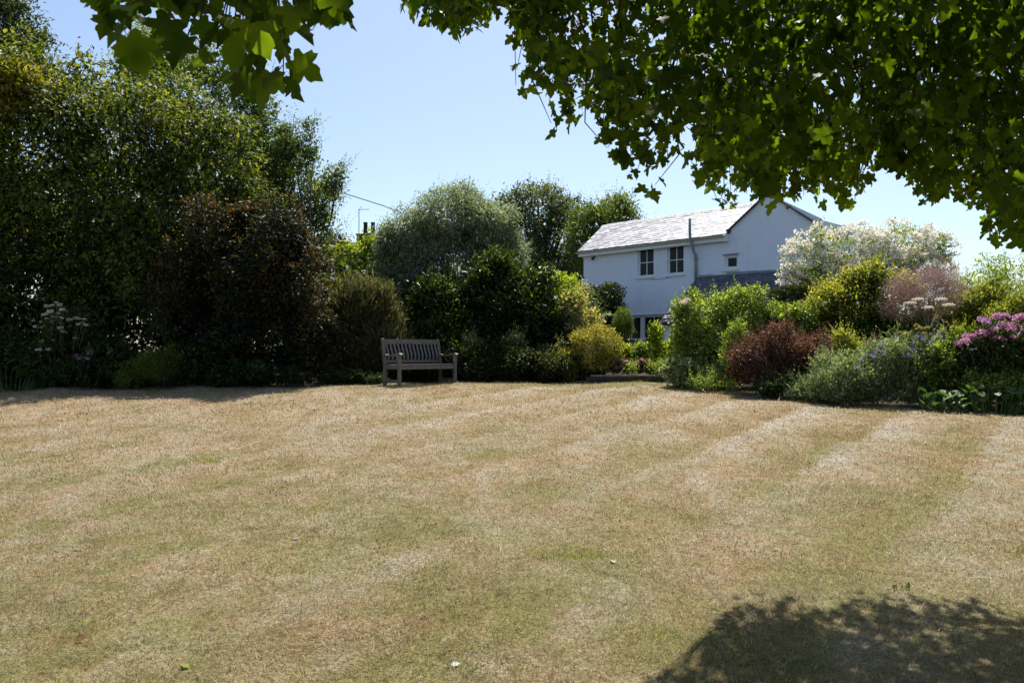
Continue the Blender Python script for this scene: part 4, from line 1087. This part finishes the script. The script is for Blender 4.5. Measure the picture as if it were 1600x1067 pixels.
plant('feathery_mound', 'soft feathery green mound at the left lawn edge', 'plant', 14.95, [(252,574,32,24),(262,560,20,18)], 8000, .06, .16, L_MOUND, trunk=.01, cr=.09, up=1.0, shoots=40, shoot_len=.15)
plant('green_mound', 'small dull green mound left of the feathery mound', 'plant', 15.0, [(205,586,28,18)], 3600, .055, .3, L_MOUND, trunk=.01, cr=.08, up=.6)
pr, _, pro = plant('pink_rose_shrub', 'dark rose bush with two mauve blooms in the left bed', 'shrub', 15.3, [(322,562,36,32),(300,580,30,20)], 5200, .05, .55, L_DARK, tmpl=T_OVAL, trunk=.015, limbs=5, cr=.1)
flowers(pr, pro, [(317,532), (334,552), (290,545), (350,541)], 15.1, petal_head('flower_head', L_MAUVE, .05, .8, 40, .045), jy=.05, sc=(.5, 1.1))
plant('leafy_mound', 'low dark green leafy mound before the bronze shrub', 'plant', 15.1, [(392,584,38,20),(355,588,30,14)], 6500, .055, .5, L_DARK, trunk=.01, cr=.08)
ws, _, wso = plant('white_bell_plant', 'tiny white flowers on thin stems under the bronze shrub', 'plant', 15.3, [(432,588,16,12),(462,590,30,12)], 2600, .05, .5, L_DARK, trunk=.006, cr=.06)
flowers(ws, wso, [(426,563),(430,575),(431,578),(428,583),(434,585),(404,571),(408,569)], 15.2, petal_head('flower_head', L_WHITE, .02, .9, 24, .018))
plant('round_clump', 'small rounded dark plant at the lawn edge left of the bench', 'plant', 15.9, [(508,584,20,14),(545,590,26,9),(575,592,20,7)], 5200, .04, .5, L_DARK, trunk=.008, cr=.06)

# ------------------------------------------------------------------ overhanging maple
NEAR_LOW = [(140,-40),(148,20),(152,50),(168,80),(182,72),(192,60),(202,118),(212,130),(240,132),(248,112),(268,85),(290,108),(308,108),(316,74),(326,80),(332,150),(348,172),(368,188),(388,176),(402,166),(446,165),(452,178),(463,140),(470,112),(500,115),(512,104),(518,60),(540,50),(548,-40)]
MAIN_LOW = [(618,-30),(625,12),(642,36),(662,28),(690,60),(722,58),(762,48),(790,18),(798,24),(803,142),(850,150),(860,206),(892,216),(906,200),(920,165),(932,172),(940,232),(962,255),(992,300),(1010,328),(1030,312),(1050,272),(1075,258),(1110,322),(1132,332),(1160,312),(1200,322),(1242,328),(1270,316),(1302,322),(1332,334),(1346,302),(1360,280),(1366,252),(1392,268),(1420,292),(1456,332),(1480,302),(1520,322),(1534,332),(1546,376),(1562,384),(1592,398),(1700,400),(1800,430)]
SHADOW_TOP = [(990,1090),(1000,1062),(1050,1035),(1085,1015),(1125,1000),(1120,965),(1150,930),(1200,918),(1250,932),(1305,948),(1345,918),(1400,912),(1455,912),(1520,926),(1600,950),(1900,960)]
def interp(tab, x, out=-1e4):
    a = np.array(tab, float)
    return np.interp(x, a[:, 0], a[:, 1], left=out, right=out)
def proj(C):
    return 800 + F * C[:, 0] / C[:, 1], HOR - F * (C[:, 2] - CAMZ) / C[:, 1]
def shadow_ok(C, margin=12):
    h = C[:, 2] - gz(C[:, 0], C[:, 1]); k = h / math.tan(SUN_EL)
    S = np.stack([C[:, 0] - k * math.sin(SUN_AZ), C[:, 1] - k * math.cos(SUN_AZ)], -1)
    h = C[:, 2] - gz(S[:, 0], S[:, 1]); k = h / math.tan(SUN_EL)
    S = np.stack([C[:, 0] - k * math.sin(SUN_AZ), C[:, 1] - k * math.cos(SUN_AZ)], -1)
    sy = np.maximum(S[:, 1], .3)
    px = 800 + F * S[:, 0] / sy; py = HOR + F * (CAMZ - gz(S[:, 0], S[:, 1])) / sy
    lim = np.interp(px, [p[0] for p in SHADOW_TOP], [p[1] for p in SHADOW_TOP], left=1100, right=960)
    return (S[:, 1] < 2.6) | (py > 1100) | (py > lim + margin)

def build_maple():
    base = np.array([5.9, 3.9, float(gz(5.9, 3.9))])
    root = empty('maple_tree', base, 'large maple overhanging the lawn from the right with dark lobed leaves', 'tree')
    limbs = [[(5.9,3.9,2.6),(4.4,4.4,3.75),(2.6,4.75,4.35),(1.0,4.75,4.45),(-.2,4.5,4.25)],
             [(5.9,3.9,2.9),(4.6,2.9,3.9),(2.6,2.2,3.75),(.8,2.0,3.35),(-.7,2.15,2.95)],
             [(5.9,3.9,2.4),(5.0,5.0,3.5),(3.6,5.4,3.75),(2.2,5.5,3.55),(1.3,5.5,3.25)],
             [(5.9,3.9,3.2),(5.3,4.6,4.6),(4.0,5.0,5.5),(2.6,5.0,5.9)],
             [(5.9,3.9,2.8),(5.5,5.3,3.6),(4.6,5.8,3.6),(3.6,6.0,3.2)],
             [(5.9,3.9,3.6),(5.8,3.8,5.2),(5.2,3.6,6.4)]]
    mb = MB(); mb.tube([base - base - [0, 0, .2], (0.0, 0, .25), (-.03, 0, 1.4), (0, 0, 2.6), (0, 0, 3.6)], [.40, .27, .22, .20, .13], 14)
    mb.build('trunk', M_BARK, root, True)
    skel = []
    for lm in limbs:
        pts = [np.array(p) for p in lm]; dense = []
        for a, b in zip(pts[:-1], pts[1:]):
            for t in np.linspace(0, 1, 5)[:-1]: dense.append(a + (b - a) * t + rng.normal(size=3) * .03)
        dense.append(pts[-1])
        r = np.linspace(.10, .018, len(dense))
        m2 = MB(); m2.tube([p - base for p in dense], list(r), 8); m2.build('branch', M_BARK, root, True)
        skel += dense
    skel = np.array(skel)
    tw = MB()
    # leaf clumps through the crown
    N = 40000
    cc = np.stack([rng.uniform(-1.2, 7.2, N), rng.uniform(3.4, 6.4, N), rng.uniform(2.0, 6.6, N)], -1)
    px, py = proj(cc)
    ok = py < interp(MAIN_LOW, px, -60) - 20
    ok &= (py > -60) | (rng.uniform(size=N) < .55)
    ok &= shadow_ok(cc, 30)
    hole = (px > 1230) & (px < 1420) & (py > 70) & (py < 195)
    ok &= ~hole | (rng.uniform(size=N) < .28)
    cc = cc[ok]
    inf = (proj(cc)[1] > -60) & (proj(cc)[0] < 1680)
    a, b = cc[inf][:720], cc[~inf][:1100]
    # hanging sprays along the lower outline, each on its own drooping twig
    SP = []
    tries = 0
    while len(SP) < 2600 and tries < 1500:
        tries += 1
        x = rng.uniform(622, 1640); Y = rng.uniform(4.1, 6.0); ye = float(interp(MAIN_LOW, x, -60)) - rng.uniform(8, 34)
        if ye < -10: continue
        yt = ye - rng.uniform(70, 170); dx = rng.normal() * 28
        tip, top = P(x, ye, Y), P(x + dx, yt, Y + rng.uniform(-.25, .35)); mid = (tip + top) / 2 + [0, 0, .04] + rng.normal(size=3) * .04
        kk = int(rng.integers(11, 20)); t = rng.uniform(0, 1, kk)[:, None] ** .8
        q = (1 - t) ** 2 * top + 2 * t * (1 - t) * mid + t ** 2 * tip + rng.normal(size=(kk, 3)) * np.array([.06, .06, .035])
        if not shadow_ok(tip[None], 10)[0]: continue
        qx, qy = proj(q); q = q[(qy < interp(MAIN_LOW, qx, -80) - 3) & shadow_ok(q, 6)]
        SP += list(q); tw.tube([top + (top - mid) * .8 - base, top - base, mid - base, tip - base], [.007, .005, .0035, .0016], 5)
    cc = np.concatenate([a, b])
    nfr = len(a)
    # unseen crown overhead and behind the camera, added to block skylight from the lawn shadow
    M = 9000
    ov = np.stack([rng.uniform(-5, 9.0, M), rng.uniform(-6, 3.6, M), rng.uniform(3.2, 7.2, M)], -1)
    q = proj(np.maximum(ov, [-99, .05, -99]))
    ov = ov[(ov[:, 1] < .4) | (q[1] < -120)]; ov = ov[shadow_ok(ov, 30)][:3000]
    cc = np.concatenate([cc, ov])
    k = 15
    C = np.repeat(cc, k, 0) + rng.normal(size=(len(cc) * k, 3)) * np.array([.105, .105, .085])
    px, py = proj(C)
    low = interp(MAIN_LOW, px, -80)
    ok = ((py < low - np.where(low > 90, 62, 8) - rng.exponential(14, len(px))) | (px > 1720) | (C[:, 1] < .5)) & shadow_ok(C, 8) & (C[:, 2] > 2.0)
    C = np.concatenate([np.array(SP), C[ok]])
    for p in cc[:nfr]:
        d = np.linalg.norm(skel - p, axis=1) + 1.2 * np.clip(p[2] - skel[:, 2], 0, 9); s = skel[int(np.argmin(d))]
        if np.linalg.norm(s - p) < .95:
            mid = (s + p) / 2 + [0, 0, .10] + rng.normal(size=3) * .06
            tw.tube([s - base, mid - base, p - base + [0, 0, .03]], [.011, .006, .0028], 4)
    # the low branch close to the camera, upper left
    nc = 0; NC = []
    while len(NC) < 150:
        x, y, Y = rng.uniform(140, 550), rng.uniform(-90, 170), rng.uniform(1.95, 2.75)
        if y < float(interp(NEAR_LOW, x, -500)) - 12 - 24 * 2.3 / Y: NC.append(P(x, y, Y))
    NC = np.array(NC)
    for p in NC[::2]:
        s = skel[21:42][int(np.argmin(np.linalg.norm(skel[21:42] - p, axis=1)))]
        mid = (s + p) / 2 + [0, 0, .08] + rng.normal(size=3) * .03
        tw.tube([s - base, mid - base, p - base], [.008, .0045, .002], 4)
    to = tw.build('twigs', M_TWIG, root); to['kind'] = 'stuff'
    allC = np.concatenate([NC, C]); n = len(allC); isn = np.arange(n) < len(NC)
    A = rng.normal(size=(n, 3)) * np.array([.75, .75, .35]) + np.array([0, 0, -.95])
    Nn = rng.normal(size=(n, 3)) * np.array([.6, .6, .3]) + np.array([0, -.55, .75])
    L = np.where(isn, .088, .064) * rng.lognormal(0, .2, n); W = L * rng.uniform(.95, 1.15, n)
    px, py = proj(allC)
    seen = (allC[:, 1] > .5) & (px > -20) & (px < 1620) & (py > -30) & (py < 420)
    size = np.where(seen, L / allC[:, 1], 0)
    pick = np.argsort(-size)[:298]
    rest = np.setdiff1d(np.arange(n), pick)
    R = rng.uniform(0, 1, n)
    far = ~((allC[:, 1] > .5) & (px > -400) & (px < 2000) & (py > -250))
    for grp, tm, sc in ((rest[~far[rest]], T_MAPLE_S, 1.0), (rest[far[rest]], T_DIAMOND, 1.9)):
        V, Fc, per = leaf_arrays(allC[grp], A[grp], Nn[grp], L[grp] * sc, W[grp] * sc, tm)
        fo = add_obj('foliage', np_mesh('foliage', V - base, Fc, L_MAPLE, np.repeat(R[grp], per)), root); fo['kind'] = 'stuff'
    meshes = []
    for r in (.1, .4, .65, .9):
        V, Fc, per = leaf_arrays(np.zeros((1, 3)), np.array([[1., 0, 0]]), np.array([[0, 0, 1.]]), np.array([1.]), np.array([1.]), T_MAPLE)
        V[:, 2] += .05 * np.sin(V[:, 0] * 8 + r * 20) + .12 * (V[:, 1] * (1 if r > .5 else -1)) * V[:, 0]
        # stalk
        V = np.concatenate([V, np.array([(0, -.008, 0), (0, .008, 0), (-.6, .0, .12)])]); Fc = np.concatenate([Fc, [[len(V)-3, len(V)-2, len(V)-1]]])
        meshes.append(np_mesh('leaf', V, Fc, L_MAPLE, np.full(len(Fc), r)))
    for i in pick:
        ax = Vector(unit(A[i])); s = Vector(unit(np.cross(Nn[i], A[i]))); u = ax.cross(s)
        m = Matrix((( ax.x*L[i], s.x*W[i], u.x*L[i]), (ax.y*L[i], s.y*W[i], u.y*L[i]), (ax.z*L[i], s.z*W[i], u.z*L[i]))).to_4x4()
        o = bpy.data.objects.new('leaf', meshes[int(rng.integers(0, 4))]); link(o, root)
        o.matrix_local = Matrix.Translation(Vector(allC[i] - base)) @ m
build_maple()

# ------------------------------------------------------------------ small things on the lawn
def on_lawn(px, py):
    Y = CAMZ / ((py - HOR) / F + 0.062); X = (px - 800) / F * Y
    return np.array([X, Y, float(gz(X, Y) + lawn_bump(X, Y))])
def fallen(name, label, px, py, L, mat, tmpl, rz, tilt=.25, group=None, lift=.008, w=.95):
    V, Fc, per = leaf_arrays(np.zeros((1, 3)), np.array([[1., 0, 0]]), np.array([[0, 0, 1.]]), np.array([L]), np.array([L * w]), tmpl)
    V[:, 2] += .25 * (V[:, 1] ** 2) / L
    o = add_obj(name, np_mesh(name, V, Fc, mat, np.full(len(Fc), .6)), None, on_lawn(px, py) + [0, 0, lift])
    o.rotation_euler = (tilt, -tilt * .6, rz)
    setp(o, label, 'leaf' if 'leaf' in name else 'feather', group)
M_DRYLEAF = leaf_mat('dry_leaf', [(0.10,0.055,0.025),(0.16,0.09,0.04)], .2, (1.2,1,.8))
M_PALELEAF = leaf_mat('pale_leaf_underside', [(0.40,0.42,0.34),(0.52,0.53,0.45)], .2, (1.1,1.1,.8))
G = 'fallen leaves on the lawn'
fallen('fallen_leaf', 'pale fallen leaf near the bottom centre of the lawn', 708, 1043, .04, M_PALELEAF, T_MAPLE, .6, group=G)
fallen('fallen_leaf', 'small green fallen leaf at the bottom left of the lawn', 290, 1042, .05, L_YELGRN, T_MAPLE, 2.2, group=G)
fallen('fallen_leaf', 'dark curled brown leaf on the lower left lawn', 117, 1002, .05, M_DRYLEAF, T_ROUND, .3, .6, group=G)
fallen('fallen_leaf', 'tiny brown leaf on the grass at middle left', 458, 845, .04, M_DRYLEAF, T_ROUND, 1.0, .5, group=G)
fallen('fallen_leaf', 'tiny reddish brown leaf among the grass above the dark curled leaf', 205, 968, .035, M_DRYLEAF, T_ROUND, 1.0, .5, group=G)
fallen('fallen_leaf', 'small pale leaf on the grass right of the green tuft', 959, 884, .05, M_PALELEAF, T_MAPLE, 1.9, .3, group=G)
fallen('white_feather', 'short white feather lying on the left of the lawn', 82, 859, .035, M_PALELEAF, T_DIAMOND, .1, .1, w=.3)
fallen('white_feather', 'longer curved white feather lying on the left of the lawn', 112, 859, .095, M_PALELEAF, T_DIAMOND, -.1, .12, w=.2)
L_TUFT = leaf_mat('green_grass_blade', [(0.06,0.085,0.016),(0.11,0.13,0.03),(0.17,0.17,0.05)], .4)
def tuft(name, label, px, py, r, n, h, mat, w=.12, tm=T_NEEDLE):
    o = on_lawn(px, py)
    a = rng.uniform(0, 6.28, n); q = r * np.sqrt(rng.uniform(0, 1, n))
    C = np.stack([q * np.cos(a) * 1.6, q * np.sin(a), np.zeros(n) - .003], -1)
    A = rng.normal(size=(n, 3)) * np.array([.45, .45, .1]) + [0, 0, 1.0]; L = h * rng.uniform(.5, 1.2, n)
    V, Fc, per = leaf_arrays(C, A, rng.normal(size=(n, 3)), L, L * w, tm)
    ob = add_obj(name, np_mesh(name, V, Fc, mat, np.repeat(rng.uniform(0, 1, n), per)), None, o)
    setp(ob, label, 'grass tuft', 'green tufts in the dry lawn')
tuft('grass_tuft', 'bright green grass tuft in the middle of the lawn', 885, 865, .19, 1700, .026, L_TUFT)
tuft('grass_tuft', 'small green tuft at the left rear of the lawn', 320, 718, .10, 260, .035, L_TUFT)
tuft('grass_tuft', 'green tuft just left of the tree shadow', 1042, 990, .12, 500, .026, L_TUFT)
tuft('grass_tuft', 'lush green grass patch near the bottom centre', 590, 1048, .24, 1300, .026, L_TUFT)
tuft('broad_leaf_weed', 'dark green weed standing at the top edge of the tree shadow', 1408, 920, .03, 7, .045, L_BERG, .4, T_DIAMOND)
